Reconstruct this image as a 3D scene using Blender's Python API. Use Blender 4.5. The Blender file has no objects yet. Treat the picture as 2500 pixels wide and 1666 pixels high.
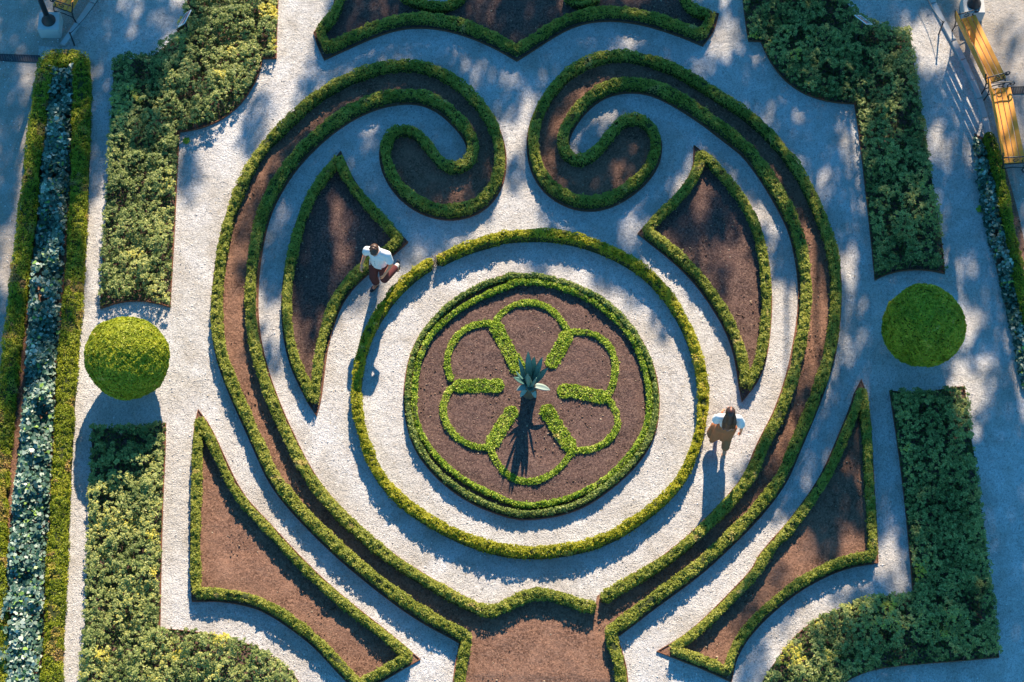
import bpy, bmesh, math, random
import numpy as np
from mathutils import Vector, Matrix, noise as mnoise
from mathutils.geometry import delaunay_2d_cdt

random.seed(7)
rng = np.random.default_rng(7)
S = bpy.context.scene
COL = S.collection

# ------------------------------------------------------------------ camera, sky, sun, exposure
F_PLAN = 4790.0                     # focal length in plan units (frame is 2500 x 1666 units)
TILT = math.radians(23.3)           # camera axis from straight down
DIST = F_PLAN / 130.0
CAM = np.array([0.0, -DIST * math.sin(TILT), DIST * math.cos(TILT)])
cam = bpy.data.objects.new('camera', bpy.data.cameras.new('camera'))
COL.objects.link(cam)
cam.location = CAM
cam.rotation_euler = (TILT, 0, 0)
cam.data.sensor_width = 36.0
cam.data.lens = 36.0 * F_PLAN / 2500.0
cam.data.clip_start = 0.5
cam.data.clip_end = 2000.0
S.camera = cam

SUN_EL = math.radians(33.3)
SUN_AZ = math.radians(9.0)          # from +Y towards +X
W = bpy.data.worlds.new('World'); S.world = W; W.use_nodes = True
nt = W.node_tree; nt.nodes.clear()
sky = nt.nodes.new('ShaderNodeTexSky'); sky.sky_type = 'NISHITA'; sky.sun_disc = False
sky.sun_elevation = SUN_EL; sky.sun_rotation = SUN_AZ
sky.altitude = 100; sky.air_density = 1.0; sky.dust_density = 0.2; sky.ozone_density = 5.0
bg = nt.nodes.new('ShaderNodeBackground'); bg.inputs['Strength'].default_value = 0.102
wo = nt.nodes.new('ShaderNodeOutputWorld')
tint_n = nt.nodes.new('ShaderNodeMix'); tint_n.data_type = 'RGBA'; tint_n.blend_type = 'MULTIPLY'; tint_n.inputs[0].default_value = 1.0
tint_n.inputs[7].default_value = (0.33, 0.94, 1.09, 1)      # deep clear-sky blue, the same over the whole sky
nt.links.new(sky.outputs[0], tint_n.inputs[6]); nt.links.new(tint_n.outputs[2], bg.inputs[0]); nt.links.new(bg.outputs[0], wo.inputs[0])

sd = bpy.data.lights.new('sun', 'SUN'); sd.energy = 5.0; sd.angle = math.radians(0.53); sd.color = (1.0, 0.84, 0.65)
sun = bpy.data.objects.new('sun', sd); COL.objects.link(sun)
SUNV = np.array([math.sin(SUN_AZ) * math.cos(SUN_EL), math.cos(SUN_AZ) * math.cos(SUN_EL), math.sin(SUN_EL)])
sun.location = (20, 60, 60)
sun.rotation_euler = Vector(SUNV).to_track_quat('Z', 'Y').to_euler()

S.view_settings.view_transform = 'Standard'
S.view_settings.look = 'None'
S.view_settings.gamma = 1.0
S.view_settings.exposure = 1.06
S.view_settings.use_curve_mapping = False
S.render.engine = 'CYCLES'
S.cycles.max_bounces = 6
S.cycles.use_denoising = True

# ------------------------------------------------------------------ helpers
def G(px, py, z=0.0):
    """plan point -> place on the level z"""
    dx, dy, dz = (px - 1250) / F_PLAN, -(py - 833) / F_PLAN, -1.0
    c, s = math.cos(TILT), math.sin(TILT)
    w = np.array([dx, c * dy - s * dz, s * dy + c * dz])
    t = (z - CAM[2]) / w[2]
    return CAM + w * t

def to_plan(p):
    p = np.asarray(p, float) - CAM
    c, s = math.cos(TILT), math.sin(TILT)
    x, y, z = p[..., 0], c * p[..., 1] + s * p[..., 2], -s * p[..., 1] + c * p[..., 2]
    return 1250 + F_PLAN * x / -z, 833 - F_PLAN * y / -z

def link(o, parent=None):
    COL.objects.link(o)
    if parent is not None: o.parent = parent
    return o

def empty(name, label=None, cat=None, group=None, loc=(0, 0, 0), rz=0.0):
    o = bpy.data.objects.new(name, None); COL.objects.link(o)
    o.empty_display_size = 0.2; o.location = loc; o.rotation_euler = (0, 0, rz)
    tag(o, label, cat, group)
    return o

def tag(o, label=None, cat=None, group=None, kind=None):
    if label: o['label'] = label
    if cat: o['category'] = cat
    if group: o['group'] = group
    if kind: o['kind'] = kind
    return o

def mesh_obj(name, verts, faces, mat, parent=None, smooth=False, loc=None):
    me = bpy.data.meshes.new(name)
    me.from_pydata([tuple(map(float, v)) for v in verts], [], faces); me.update()
    if mat: me.materials.append(mat)
    if smooth: me.polygons.foreach_set('use_smooth', [True] * len(me.polygons))
    o = bpy.data.objects.new(name, me); link(o, parent)
    if loc is not None: o.location = loc
    return o

def bm_obj(name, bm, mat, parent=None, smooth=False):
    me = bpy.data.meshes.new(name); bm.normal_update(); bm.to_mesh(me); bm.free()
    if mat: me.materials.append(mat)
    if smooth: me.polygons.foreach_set('use_smooth', [True] * len(me.polygons))
    return link(bpy.data.objects.new(name, me), parent)

def bx(bm, cx, cy, cz, sx, sy, sz, bev=0.0, rot=None):
    m = Matrix.Translation((cx, cy, cz)) @ (rot if rot is not None else Matrix()) @ Matrix.Diagonal((sx, sy, sz, 1))
    r = bmesh.ops.create_cube(bm, size=1.0, matrix=m)
    if bev > 0:
        es = list({e for v in r['verts'] for e in v.link_edges})
        bmesh.ops.bevel(bm, geom=es, offset=bev, segments=2, affect='EDGES')

def tube_data(pts, radii, seg=8, cap=True):
    pts = [Vector(p) for p in pts]; vs = []; fs = []
    up = Vector((0.13, 0.31, 0.94)).normalized()
    for i, p in enumerate(pts):
        d = (pts[min(i + 1, len(pts) - 1)] - pts[max(i - 1, 0)]).normalized()
        a = d.cross(up)
        if a.length < 1e-3: a = d.cross(Vector((1, 0, 0)))
        a.normalize(); b = d.cross(a).normalized()
        for k in range(seg):
            t = 2 * math.pi * k / seg
            vs.append(p + (a * math.cos(t) + b * math.sin(t)) * radii[i])
    n = len(pts)
    for i in range(n - 1):
        for k in range(seg):
            k2 = (k + 1) % seg
            fs.append((i * seg + k, i * seg + k2, (i + 1) * seg + k2, (i + 1) * seg + k))
    if cap:
        fs.append(tuple(range(seg))[::-1]); fs.append(tuple((n - 1) * seg + k for k in range(seg)))
    return vs, fs

def tube_bm(bm, pts, radii, seg=8):
    if not hasattr(radii, '__len__'): radii = [radii] * len(pts)
    vs, fs = tube_data(pts, radii, seg)
    bv = [bm.verts.new(v) for v in vs]
    for f in fs: bm.faces.new([bv[i] for i in f])

def lathe(bm, prof, cx=0, cy=0, seg=24):
    rings = []
    for r, z in prof:
        rings.append([bm.verts.new((cx + r * math.cos(2 * math.pi * k / seg), cy + r * math.sin(2 * math.pi * k / seg), z)) for k in range(seg)])
    for a, b in zip(rings[:-1], rings[1:]):
        for k in range(seg):
            bm.faces.new((a[k], a[(k + 1) % seg], b[(k + 1) % seg], b[k]))
    bm.faces.new(rings[0][::-1]); bm.faces.new(rings[-1])

_lat = rng.random((256, 256))
def vnoise(x, y, scale, seed=0):
    x = np.asarray(x) / scale + seed * 17.3 + 1000; y = np.asarray(y) / scale + seed * 5.7 + 1000
    i = np.floor(x).astype(int); j = np.floor(y).astype(int); fx = x - i; fy = y - j
    fx = fx * fx * (3 - 2 * fx); fy = fy * fy * (3 - 2 * fy)
    g = lambda a, b: _lat[a % 256, b % 256]
    return (g(i, j) * (1 - fx) + g(i + 1, j) * fx) * (1 - fy) + (g(i, j + 1) * (1 - fx) + g(i + 1, j + 1) * fx) * fy

# smooth curves through plan points
def catmull(pts, step):
    pts = np.asarray(pts, float)
    if len(pts) < 2: return pts
    P_ = np.vstack([2 * pts[0] - pts[1], pts, 2 * pts[-1] - pts[-2]])
    out = []
    for i in range(1, len(P_) - 2):
        p0, p1, p2, p3 = P_[i - 1:i + 3]
        n = max(2, int(np.linalg.norm(p2 - p1) / step))
        t = np.linspace(0, 1, n, endpoint=False)[:, None]
        out.append(0.5 * (2 * p1 + (p2 - p0) * t + (2 * p0 - 5 * p1 + 4 * p2 - p3) * t ** 2 + (3 * p1 - p0 - 3 * p2 + p3) * t ** 3))
    out.append(pts[-1:])
    return np.vstack(out)

def smooth_pts(p, n=2):
    p = p.copy()
    for _ in range(n):
        p[1:-1] = 0.25 * p[:-2] + 0.5 * p[1:-1] + 0.25 * p[2:]
    return p

def runs_world(runs, z, step=0.05, relax=3):
    """list of runs -> list of (n,2) world polylines"""
    out = []
    for r in runs:
        w = np.array([G(x, y, z)[:2] for x, y in r])
        if len(w) > 4:
            w = smooth_pts(w, 1)
        c = catmull(w, step)
        out.append(smooth_pts(c, relax))
    return out

def joined(rw):
    p = np.vstack([rw[0]] + [r[1:] for r in rw[1:]])
    keep = np.r_[True, np.linalg.norm(np.diff(p, axis=0), axis=1) > 1e-4]
    return p[keep]

def area2(p):
    x, y = p[:, 0], p[:, 1]
    return float(np.sum(x * np.roll(y, -1) - np.roll(x, -1) * y)) / 2

def offset_line(p, d, closed=False):
    """move a polyline to its right by d, with mitred corners"""
    q = np.asarray(p)
    if closed:
        a = q - np.roll(q, 1, 0); b = np.roll(q, -1, 0) - q
    else:
        a = np.vstack([q[1] - q[0], np.diff(q, axis=0)]); b = np.vstack([np.diff(q, axis=0), q[-1] - q[-2]])
    a = a / np.maximum(np.linalg.norm(a, axis=1), 1e-9)[:, None]; b = b / np.maximum(np.linalg.norm(b, axis=1), 1e-9)[:, None]
    na = np.c_[a[:, 1], -a[:, 0]]; nb = np.c_[b[:, 1], -b[:, 0]]
    m = na + nb; l = np.linalg.norm(m, axis=1)
    m = m / np.maximum(l, 1e-6)[:, None]
    k = 1.0 / np.maximum(np.sum(m * na, axis=1), 0.42)
    return q + m * (d * k)[:, None]

def inside(poly, x, y):
    px, py = poly[:, 0], poly[:, 1]; qx, qy = np.roll(px, -1), np.roll(py, -1)
    r = np.zeros(len(x), bool)
    for i in range(len(px)):
        if py[i] == qy[i]: continue
        c = ((py[i] > y) != (qy[i] > y)) & (x < (qx[i] - px[i]) * (y - py[i]) / (qy[i] - py[i]) + px[i])
        r ^= c
    return r

def dist_poly(poly, x, y):
    p = poly[::max(1, len(poly) // 400)]
    d = np.full(len(x), 1e9)
    q = np.roll(p, -1, 0)
    for a, b in zip(p, q):
        ab = b - a; L = max(ab @ ab, 1e-12)
        t = np.clip(((x - a[0]) * ab[0] + (y - a[1]) * ab[1]) / L, 0, 1)
        d = np.minimum(d, np.hypot(x - a[0] - t * ab[0], y - a[1] - t * ab[1]))
    return d

# ------------------------------------------------------------------ materials
def mat_new(name):
    m = bpy.data.materials.new(name); m.use_nodes = True
    n = m.node_tree; n.nodes.clear()
    out = n.nodes.new('ShaderNodeOutputMaterial'); b = n.nodes.new('ShaderNodeBsdfPrincipled')
    n.links.new(b.outputs[0], out.inputs[0])
    return m, n, b, out

def ramp(n, src, stops):
    r = n.nodes.new('ShaderNodeValToRGB'); e = r.color_ramp.elements
    while len(e) < len(stops): e.new(0.5)
    for el, (p, c) in zip(e, stops): el.position = p; el.color = (*c, 1)
    n.links.new(src, r.inputs[0]); return r.outputs[0]

def noise_tex(n, vec, scale, detail=4, rough=0.55, dist=0.0):
    t = n.nodes.new('ShaderNodeTexNoise'); t.inputs['Scale'].default_value = scale
    t.inputs['Detail'].default_value = detail; t.inputs['Roughness'].default_value = rough; t.inputs['Distortion'].default_value = dist
    n.links.new(vec, t.inputs['Vector']); return t.outputs['Fac']

def mixc(n, a, b, fac, mode='MIX'):
    m = n.nodes.new('ShaderNodeMix'); m.data_type = 'RGBA'; m.blend_type = mode
    for sock, v in ((m.inputs[0], fac), (m.inputs[6], a), (m.inputs[7], b)):
        if isinstance(v, (int, float)): sock.default_value = v
        elif isinstance(v, tuple): sock.default_value = (*v, 1)
        else: n.links.new(v, sock)
    return m.outputs[2]

def bump(n, h, strength, dist, prev=None):
    b = n.nodes.new('ShaderNodeBump'); b.inputs['Strength'].default_value = strength; b.inputs['Distance'].default_value = dist
    n.links.new(h, b.inputs['Height'])
    if prev is not None: n.links.new(prev, b.inputs['Normal'])
    return b.outputs[0]

def pos_node(n):
    g = n.nodes.new('ShaderNodeNewGeometry'); return g.outputs['Position']

def mat_gravel(name, cols, grain=55.0, bstr=0.9, dark=0.5):
    m, n, b, _ = mat_new(name); p = pos_node(n)
    v = n.nodes.new('ShaderNodeTexVoronoi'); v.inputs['Scale'].default_value = grain; n.links.new(p, v.inputs['Vector'])
    c = ramp(n, v.outputs['Color'], [(0.0, cols[0]), (0.45, cols[1]), (1.0, cols[2])])
    wear = noise_tex(n, p, 0.7, 5, 0.6, 1.2)
    c = mixc(n, c, (0.80, 0.77, 0.72), ramp(n, wear, [(0.42, (0, 0, 0)), (0.66, (1, 1, 1))]), 'MULTIPLY')
    big = noise_tex(n, p, 1.9, 5, 0.65)
    c = mixc(n, c, (0.80, 0.77, 0.74), ramp(n, big, [(0.35, (0, 0, 0)), (0.75, (1, 1, 1))]), 'MULTIPLY')
    spk = noise_tex(n, p, 17.0, 4, 0.8, 1.0)
    c = mixc(n, c, tuple(x * dark for x in cols[0]), ramp(n, spk, [(0.60, (0, 0, 0)), (0.72, (0.8, 0.8, 0.8))]))
    n.links.new(c, b.inputs['Base Color']); b.inputs['Roughness'].default_value = 0.9
    b.inputs['Specular IOR Level'].default_value = 0.2
    h1 = noise_tex(n, p, 7.0, 7, 0.72, 0.6); h2 = noise_tex(n, p, 45.0, 4, 0.7)
    nn = bump(n, h1, bstr, 0.075); nn = bump(n, v.outputs['Distance'], bstr * 0.8, 0.012, nn); nn = bump(n, h2, bstr, 0.02, nn)
    n.links.new(nn, b.inputs['Normal'])
    return m

def mat_soil(name, cols):
    m, n, b, _ = mat_new(name); p = pos_node(n)
    v = n.nodes.new('ShaderNodeTexVoronoi'); v.inputs['Scale'].default_value = 42.0; n.links.new(p, v.inputs['Vector'])
    c = ramp(n, v.outputs['Color'], [(0.0, cols[0]), (0.5, cols[1]), (1.0, cols[2])])
    big = noise_tex(n, p, 2.1, 5, 0.65)
    c = mixc(n, c, cols[3], ramp(n, big, [(0.4, (0, 0, 0)), (0.75, (0.6, 0.6, 0.6))]))
    spk = noise_tex(n, p, 36.0, 2, 0.6)
    c = mixc(n, c, cols[4], ramp(n, spk, [(0.66, (0, 0, 0)), (0.72, (0.8, 0.8, 0.8))]))
    n.links.new(c, b.inputs['Base Color']); b.inputs['Roughness'].default_value = 0.95; b.inputs['Specular IOR Level'].default_value = 0.1
    h1 = noise_tex(n, p, 14.0, 6, 0.75, 0.2); h2 = noise_tex(n, p, 60.0, 3, 0.7)
    nn = bump(n, h1, 1.0, 0.04); nn = bump(n, h2, 0.9, 0.015, nn)
    n.links.new(nn, b.inputs['Normal'])
    return m

def mat_leaf(name, stops, transl=0.25, rough=0.45, spec=0.4):
    m, n, b, out = mat_new(name)
    a = n.nodes.new('ShaderNodeAttribute'); a.attribute_name = 'tint'
    c = ramp(n, a.outputs['Fac'], stops)
    n.links.new(c, b.inputs['Base Color']); b.inputs['Roughness'].default_value = rough; b.inputs['Specular IOR Level'].default_value = spec
    if transl > 0:
        t = n.nodes.new('ShaderNodeBsdfTranslucent'); n.links.new(c, t.inputs[0])
        mx = n.nodes.new('ShaderNodeMixShader'); mx.inputs[0].default_value = transl
        n.links.new(b.outputs[0], mx.inputs[1]); n.links.new(t.outputs[0], mx.inputs[2]); n.links.new(mx.outputs[0], out.inputs[0])
    return m

def mat_plain(name, col, rough=0.6, spec=0.4, var=0.25, scale=18.0, metal=0.0, bstr=0.15, stretch=None):
    m, n, b, _ = mat_new(name)
    tc = n.nodes.new('ShaderNodeTexCoord'); vec = tc.outputs['Object']
    if stretch:
        mp = n.nodes.new('ShaderNodeMapping'); mp.inputs['Scale'].default_value = stretch; n.links.new(vec, mp.inputs[0]); vec = mp.outputs[0]
    f = noise_tex(n, vec, scale, 5, 0.6)
    c = mixc(n, tuple(x * (1 - var) for x in col), tuple(min(1, x * (1 + var)) for x in col), f)
    n.links.new(c, b.inputs['Base Color']); b.inputs['Roughness'].default_value = rough
    b.inputs['Specular IOR Level'].default_value = spec; b.inputs['Metallic'].default_value = metal
    if bstr: n.links.new(bump(n, f, bstr, 0.01), b.inputs['Normal'])
    return m

M = {}
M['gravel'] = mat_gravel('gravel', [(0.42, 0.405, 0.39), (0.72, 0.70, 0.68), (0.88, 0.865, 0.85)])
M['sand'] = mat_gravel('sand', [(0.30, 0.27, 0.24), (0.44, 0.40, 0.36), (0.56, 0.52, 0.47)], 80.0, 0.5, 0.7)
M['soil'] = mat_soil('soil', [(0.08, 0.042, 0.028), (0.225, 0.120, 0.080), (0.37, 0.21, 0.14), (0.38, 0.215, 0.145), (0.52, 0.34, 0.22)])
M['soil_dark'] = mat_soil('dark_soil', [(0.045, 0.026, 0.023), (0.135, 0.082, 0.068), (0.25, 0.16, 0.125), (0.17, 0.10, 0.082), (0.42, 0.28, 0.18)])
M['box'] = mat_leaf('box_leaf', [(0.0, (0.10, 0.14, 0.015)), (0.5, (0.32, 0.345, 0.05)), (0.85, (0.50, 0.48, 0.09)), (1.0, (0.58, 0.46, 0.15))], 0.42, 0.5, 0.25)
M['box_gold'] = mat_leaf('box_gold_leaf', [(0.0, (0.18, 0.19, 0.01)), (0.5, (0.44, 0.42, 0.025)), (0.85, (0.60, 0.53, 0.05)), (1.0, (0.62, 0.48, 0.13))], 0.42, 0.5, 0.25)
M['sedge'] = mat_leaf('sedge_leaf', [(0.0, (0.13, 0.23, 0.015)), (0.5, (0.38, 0.50, 0.045)), (0.85, (0.57, 0.62, 0.10)), (1.0, (0.68, 0.56, 0.16))], 0.3, 0.5, 0.25)
M['santolina'] = mat_leaf('santolina_leaf', [(0.0, (0.10, 0.15, 0.03)), (0.5, (0.26, 0.33, 0.07)), (1.0, (0.48, 0.50, 0.16))], 0.3, 0.5, 0.25)
M['moss_hedge'] = mat_leaf('moss_hedge_leaf', [(0.0, (0.11, 0.16, 0.008)), (0.45, (0.33, 0.37, 0.02)), (0.7, (0.48, 0.45, 0.04)), (1.0, (0.44, 0.27, 0.10))], 0.3, 0.5, 0.25)
M['ball'] = mat_leaf('ball_leaf', [(0.0, (0.13, 0.19, 0.008)), (0.5, (0.41, 0.45, 0.03)), (0.85, (0.60, 0.58, 0.05)), (1.0, (0.58, 0.48, 0.12))], 0.3, 0.5, 0.25)
M['shrub'] = mat_leaf('shrub_leaf', [(0.0, (0.03, 0.065, 0.015)), (0.45, (0.24, 0.30, 0.075)), (0.8, (0.54, 0.54, 0.17)), (1.0, (0.74, 0.62, 0.08))], 0.32, 0.5, 0.3)
M['ivy'] = mat_leaf('ivy_leaf', [(0.0, (0.02, 0.075, 0.045)), (0.5, (0.13, 0.23, 0.16)), (0.8, (0.54, 0.61, 0.49)), (0.93, (0.18, 0.38, 0.06)), (1.0, (0.42, 0.47, 0.12))], 0.15, 0.4, 0.35)  # pale stop paints the gloss highlights of the leaves into the colour
M['tree'] = mat_leaf('tree_leaf', [(0.0, (0.03, 0.06, 0.015)), (1.0, (0.09, 0.14, 0.03))], 0.2)
M['stem'] = mat_plain('stem', (0.045, 0.055, 0.02), 0.9, 0.1, 0.4, 30)
M['bark'] = mat_plain('bark', (0.16, 0.12, 0.085), 0.9, 0.1, 0.4, 14, bstr=0.6)
M['rust'] = mat_plain('rust', (0.23, 0.095, 0.05), 0.75, 0.2, 0.45, 9)
M['iron'] = mat_plain('iron', (0.018, 0.022, 0.028), 0.4, 0.5, 0.3, 30)
M['concrete'] = mat_plain('concrete', (0.52, 0.52, 0.50), 0.85, 0.2, 0.14, 7, bstr=0.3)
M['wood'] = mat_plain('bench_wood', (0.80, 0.335, 0.035), 0.4, 0.4, 0.25, 6, stretch=(14, 1, 14))
M['kerb'] = mat_plain('kerb_stone', (0.46, 0.46, 0.45), 0.85, 0.2, 0.2, 9, bstr=0.4)
M['straw'] = mat_leaf('straw', [(0.0, (0.30, 0.22, 0.12)), (1.0, (0.60, 0.50, 0.34))], 0.1)
M['agave'] = mat_plain('agave_leaf', (0.12, 0.25, 0.22), 0.45, 0.35, 0.25, 5, bstr=0.05)
M['agave_pale_glint'] = mat_plain('agave_pale_glint_leaf', (0.30, 0.38, 0.32), 0.5, 0.3, 0.15, 9, bstr=0.0)  # pale low leaves, with the sun glint painted into their colour
M['skin'] = mat_plain('skin', (0.92, 0.32, 0.16), 0.5, 0.35, 0.08, 8, bstr=0.0)
M['hair_m'] = mat_plain('brown_hair', (0.085, 0.036, 0.018), 0.4, 0.5, 0.6, 40, bstr=0.5, stretch=(1, 1, .2))
M['hair_w'] = mat_plain('dark_brown_hair', (0.06, 0.026, 0.016), 0.38, 0.5, 0.5, 40, bstr=0.4, stretch=(2, 2, .15))
M['white_cloth'] = mat_plain('white_cloth', (0.76, 0.76, 0.74), 0.8, 0.15, 0.05, 14, bstr=0.4)
M['maroon_cloth'] = mat_plain('maroon_cloth', (0.115, 0.034, 0.032), 0.85, 0.15, 0.2, 14, bstr=0.4)
M['khaki_cloth'] = mat_plain('khaki_cloth', (0.50, 0.17, 0.07), 0.85, 0.15, 0.15, 12, bstr=0.4)
M['shoe'] = mat_plain('black_leather', (0.012, 0.014, 0.02), 0.35, 0.5, 0.2, 20, bstr=0.0)
M['sock'] = mat_plain('pale_sock', (0.55, 0.5, 0.44), 0.85, 0.1, 0.1, 20)
M['nude_shoe'] = mat_plain('nude_shoe', (0.50, 0.33, 0.25), 0.5, 0.4, 0.1, 20, bstr=0.0)
M['dark'] = mat_plain('dark', (0.01, 0.01, 0.012), 0.4, 0.4, 0.2, 10, bstr=0.0)
M['eye'] = mat_plain('eye', (0.5, 0.48, 0.45), 0.2, 0.5, 0.1, 10, bstr=0.0)
M['lip'] = mat_plain('lip', (0.42, 0.15, 0.13), 0.5, 0.3, 0.1, 10, bstr=0.0)
M['panel_white'] = mat_plain('panel_white', (0.72, 0.72, 0.72), 0.35, 0.5, 0.05, 10, bstr=0.0)
M['panel_red'] = mat_plain('panel_red', (0.42, 0.13, 0.12), 0.4, 0.4, 0.1, 10, bstr=0.0)
M['panel_grey'] = mat_plain('panel_grey', (0.16, 0.16, 0.17), 0.4, 0.4, 0.1, 10, bstr=0.0)
M['glass'] = mat_plain('lamp_glass', (0.7, 0.7, 0.66), 0.3, 0.5, 0.03, 5, bstr=0.0)

# ------------------------------------------------------------------ leaf clouds
def leaf_mesh(name, pos, nrm, length, width, tint, mat, tilt=0.6, parent=None, along=None, kind='stuff'):
    n = len(pos)
    nn = nrm + rng.normal(0, tilt, (n, 3)); nn /= np.linalg.norm(nn, axis=1)[:, None]
    r = rng.normal(0, 1, (n, 3)) if along is None else along + rng.normal(0, 0.35, (n, 3))
    t = r - nn * np.sum(r * nn, axis=1)[:, None]; t /= np.maximum(np.linalg.norm(t, axis=1), 1e-6)[:, None]
    b = np.cross(nn, t)
    L = (length * (0.7 + 0.6 * rng.random(n)))[:, None] * 0.5; Wd = (width * (0.7 + 0.6 * rng.random(n)))[:, None] * 0.5
    v = np.empty((n, 4, 3)); v[:, 0] = pos - t * L; v[:, 1] = pos + b * Wd - nn * L * 0.15; v[:, 2] = pos + t * L; v[:, 3] = pos - b * Wd - nn * L * 0.15
    me = bpy.data.meshes.new(name)
    me.vertices.add(4 * n); me.vertices.foreach_set('co', v.astype(np.float32).ravel())
    me.loops.add(4 * n); me.loops.foreach_set('vertex_index', np.arange(4 * n, dtype=np.int32))
    me.polygons.add(n); me.polygons.foreach_set('loop_start', np.arange(0, 4 * n, 4, dtype=np.int32))
    me.update(calc_edges=True)
    at = me.attributes.new('tint', 'FLOAT', 'POINT'); at.data.foreach_set('value', np.repeat(np.clip(tint, 0, 1), 4).astype(np.float32))
    me.materials.append(mat)
    o = link(bpy.data.objects.new(name, me), parent)
    if kind: o['kind'] = kind
    return o

def hedge_parts(line, w, h, mat, root, dens=1600, leaf=0.042, tbase=0.56, tvar=0.35, closed=False, tilt=0.55, seed=1, tnoise=0.35, brown=0.17):
    """a clipped hedge along a world polyline: stems core + leaf shell"""
    p = np.asarray(line); d = np.linalg.norm(np.diff(p, axis=0), axis=1); s = np.r_[0, np.cumsum(d)]; L = s[-1]
    # core
    n = max(4, int(L / 0.07)); q = np.linspace(0, L, n)
    cx, cy = np.interp(q, s, p[:, 0]), np.interp(q, s, p[:, 1])
    tx, ty = np.gradient(cx), np.gradient(cy); tl = np.hypot(tx, ty); tx, ty = tx / tl, ty / tl
    prof = [(-0.5, 0.0), (-0.47, 0.6), (-0.36, 0.88), (0, 0.97), (0.36, 0.88), (0.47, 0.6), (0.5, 0.0)]
    vs = []; fs = []; m = len(prof)
    for i in range(n):
        ec = 1.0 if np.linalg.norm(p[0] - p[-1]) <= 0.05 else math.sqrt(max(0.1, 1 - (1 - min(1.0, min(q[i], L - q[i]) / (0.5 * w))) ** 2))
        for a, z in prof:
            vs.append((cx[i] + ty[i] * a * w * 0.84 * ec, cy[i] - tx[i] * a * w * 0.84 * ec, z * h * 0.9))
    for i in range(n - 1):
        for k in range(m - 1): fs.append((i * m + k, i * m + k + 1, (i + 1) * m + k + 1, (i + 1) * m + k))
    fs.append(tuple(range(m))); fs.append(tuple((n - 1) * m + k for k in range(m))[::-1])
    mesh_obj('stems', vs, fs, M['stem'], root, True)
    # leaves
    N = int(dens * L); u = rng.random(N) * L
    x, y = np.interp(u, s, p[:, 0]), np.interp(u, s, p[:, 1])
    dx = np.interp(u, 0.5 * (s[1:] + s[:-1]), np.diff(p[:, 0]) / np.maximum(d, 1e-9)); dy = np.interp(u, 0.5 * (s[1:] + s[:-1]), np.diff(p[:, 1]) / np.maximum(d, 1e-9))
    dl = np.maximum(np.hypot(dx, dy), 1e-6); dx, dy = dx / dl, dy / dl
    top = rng.random(N) < 0.6; e = 2 * rng.random(N) - 1; sd2 = np.where(rng.random(N) < 0.5, -1.0, 1.0)
    ov = np.where(top, e, sd2 * (1.0 - 0.10 * rng.random(N))); zv = np.where(top, 1 - 0.22 * np.abs(e) ** 3.5, 0.90 * rng.random(N) ** 0.75)
    wob = 1 + 0.34 * (vnoise(u, 0 * u, 0.35, seed) - 0.5) + 0.30 * (vnoise(u, sd2, 0.09, seed + 3) - 0.5)
    off = 0.5 * w * ov * wob
    if np.linalg.norm(p[0] - p[-1]) > 0.05:
        de = np.minimum(u, L - u) / (0.5 * w); cap = np.where(de < 1, np.sqrt(np.maximum(0.02, 1 - (1 - np.minimum(de, 1)) ** 2)), 1.0); off = off * cap
    lump = 0.20 * (vnoise(u, 0 * u + 9, 0.3, seed + 1) - 0.5) + 0.30 * (vnoise(u + 3, off, 0.07, seed + 5) - 0.5)
    z = h * zv * (1 + lump)
    dep = rng.random(N) ** 1.5 * 0.028 - np.where(rng.random(N) < 0.04, 0.035 * rng.random(N), 0)
    ca = np.where(top, 0.45 * e ** 3, sd2); sa = np.where(top, 1.0, 0.25)
    pos = np.c_[x + dy * off - dy * ca * dep, y - dx * off + dx * ca * dep, z - sa * dep]
    nrm = np.c_[dy * ca, -dx * ca, 0.25 + sa]; nrm /= np.linalg.norm(nrm, axis=1)[:, None]
    cl = vnoise(pos[:, 0], pos[:, 1], 0.45, seed + 7)
    tint = tbase + tvar * (rng.random(N) - 0.5) + tnoise * (cl - 0.5) + 0.25 * (vnoise(pos[:, 0], pos[:, 1], 0.08, seed + 2) - 0.5)
    if brown > 0:
        bq = vnoise(pos[:, 0], pos[:, 1], 0.3, seed + 11) * 0.6 + vnoise(pos[:, 0], pos[:, 1], 0.12, seed + 12) * 0.4
        tint = np.where(bq > 1 - brown, tint + 0.45, tint)
    hole = (vnoise(pos[:, 0] + 5, pos[:, 1], 0.11, seed + 31) > 0.93) & (rng.random(N) < 0.85); q_ = ~hole
    leaf_mesh('foliage', pos[q_], nrm[q_], leaf, leaf * 0.6, tint[q_], mat, tilt, root)

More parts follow.
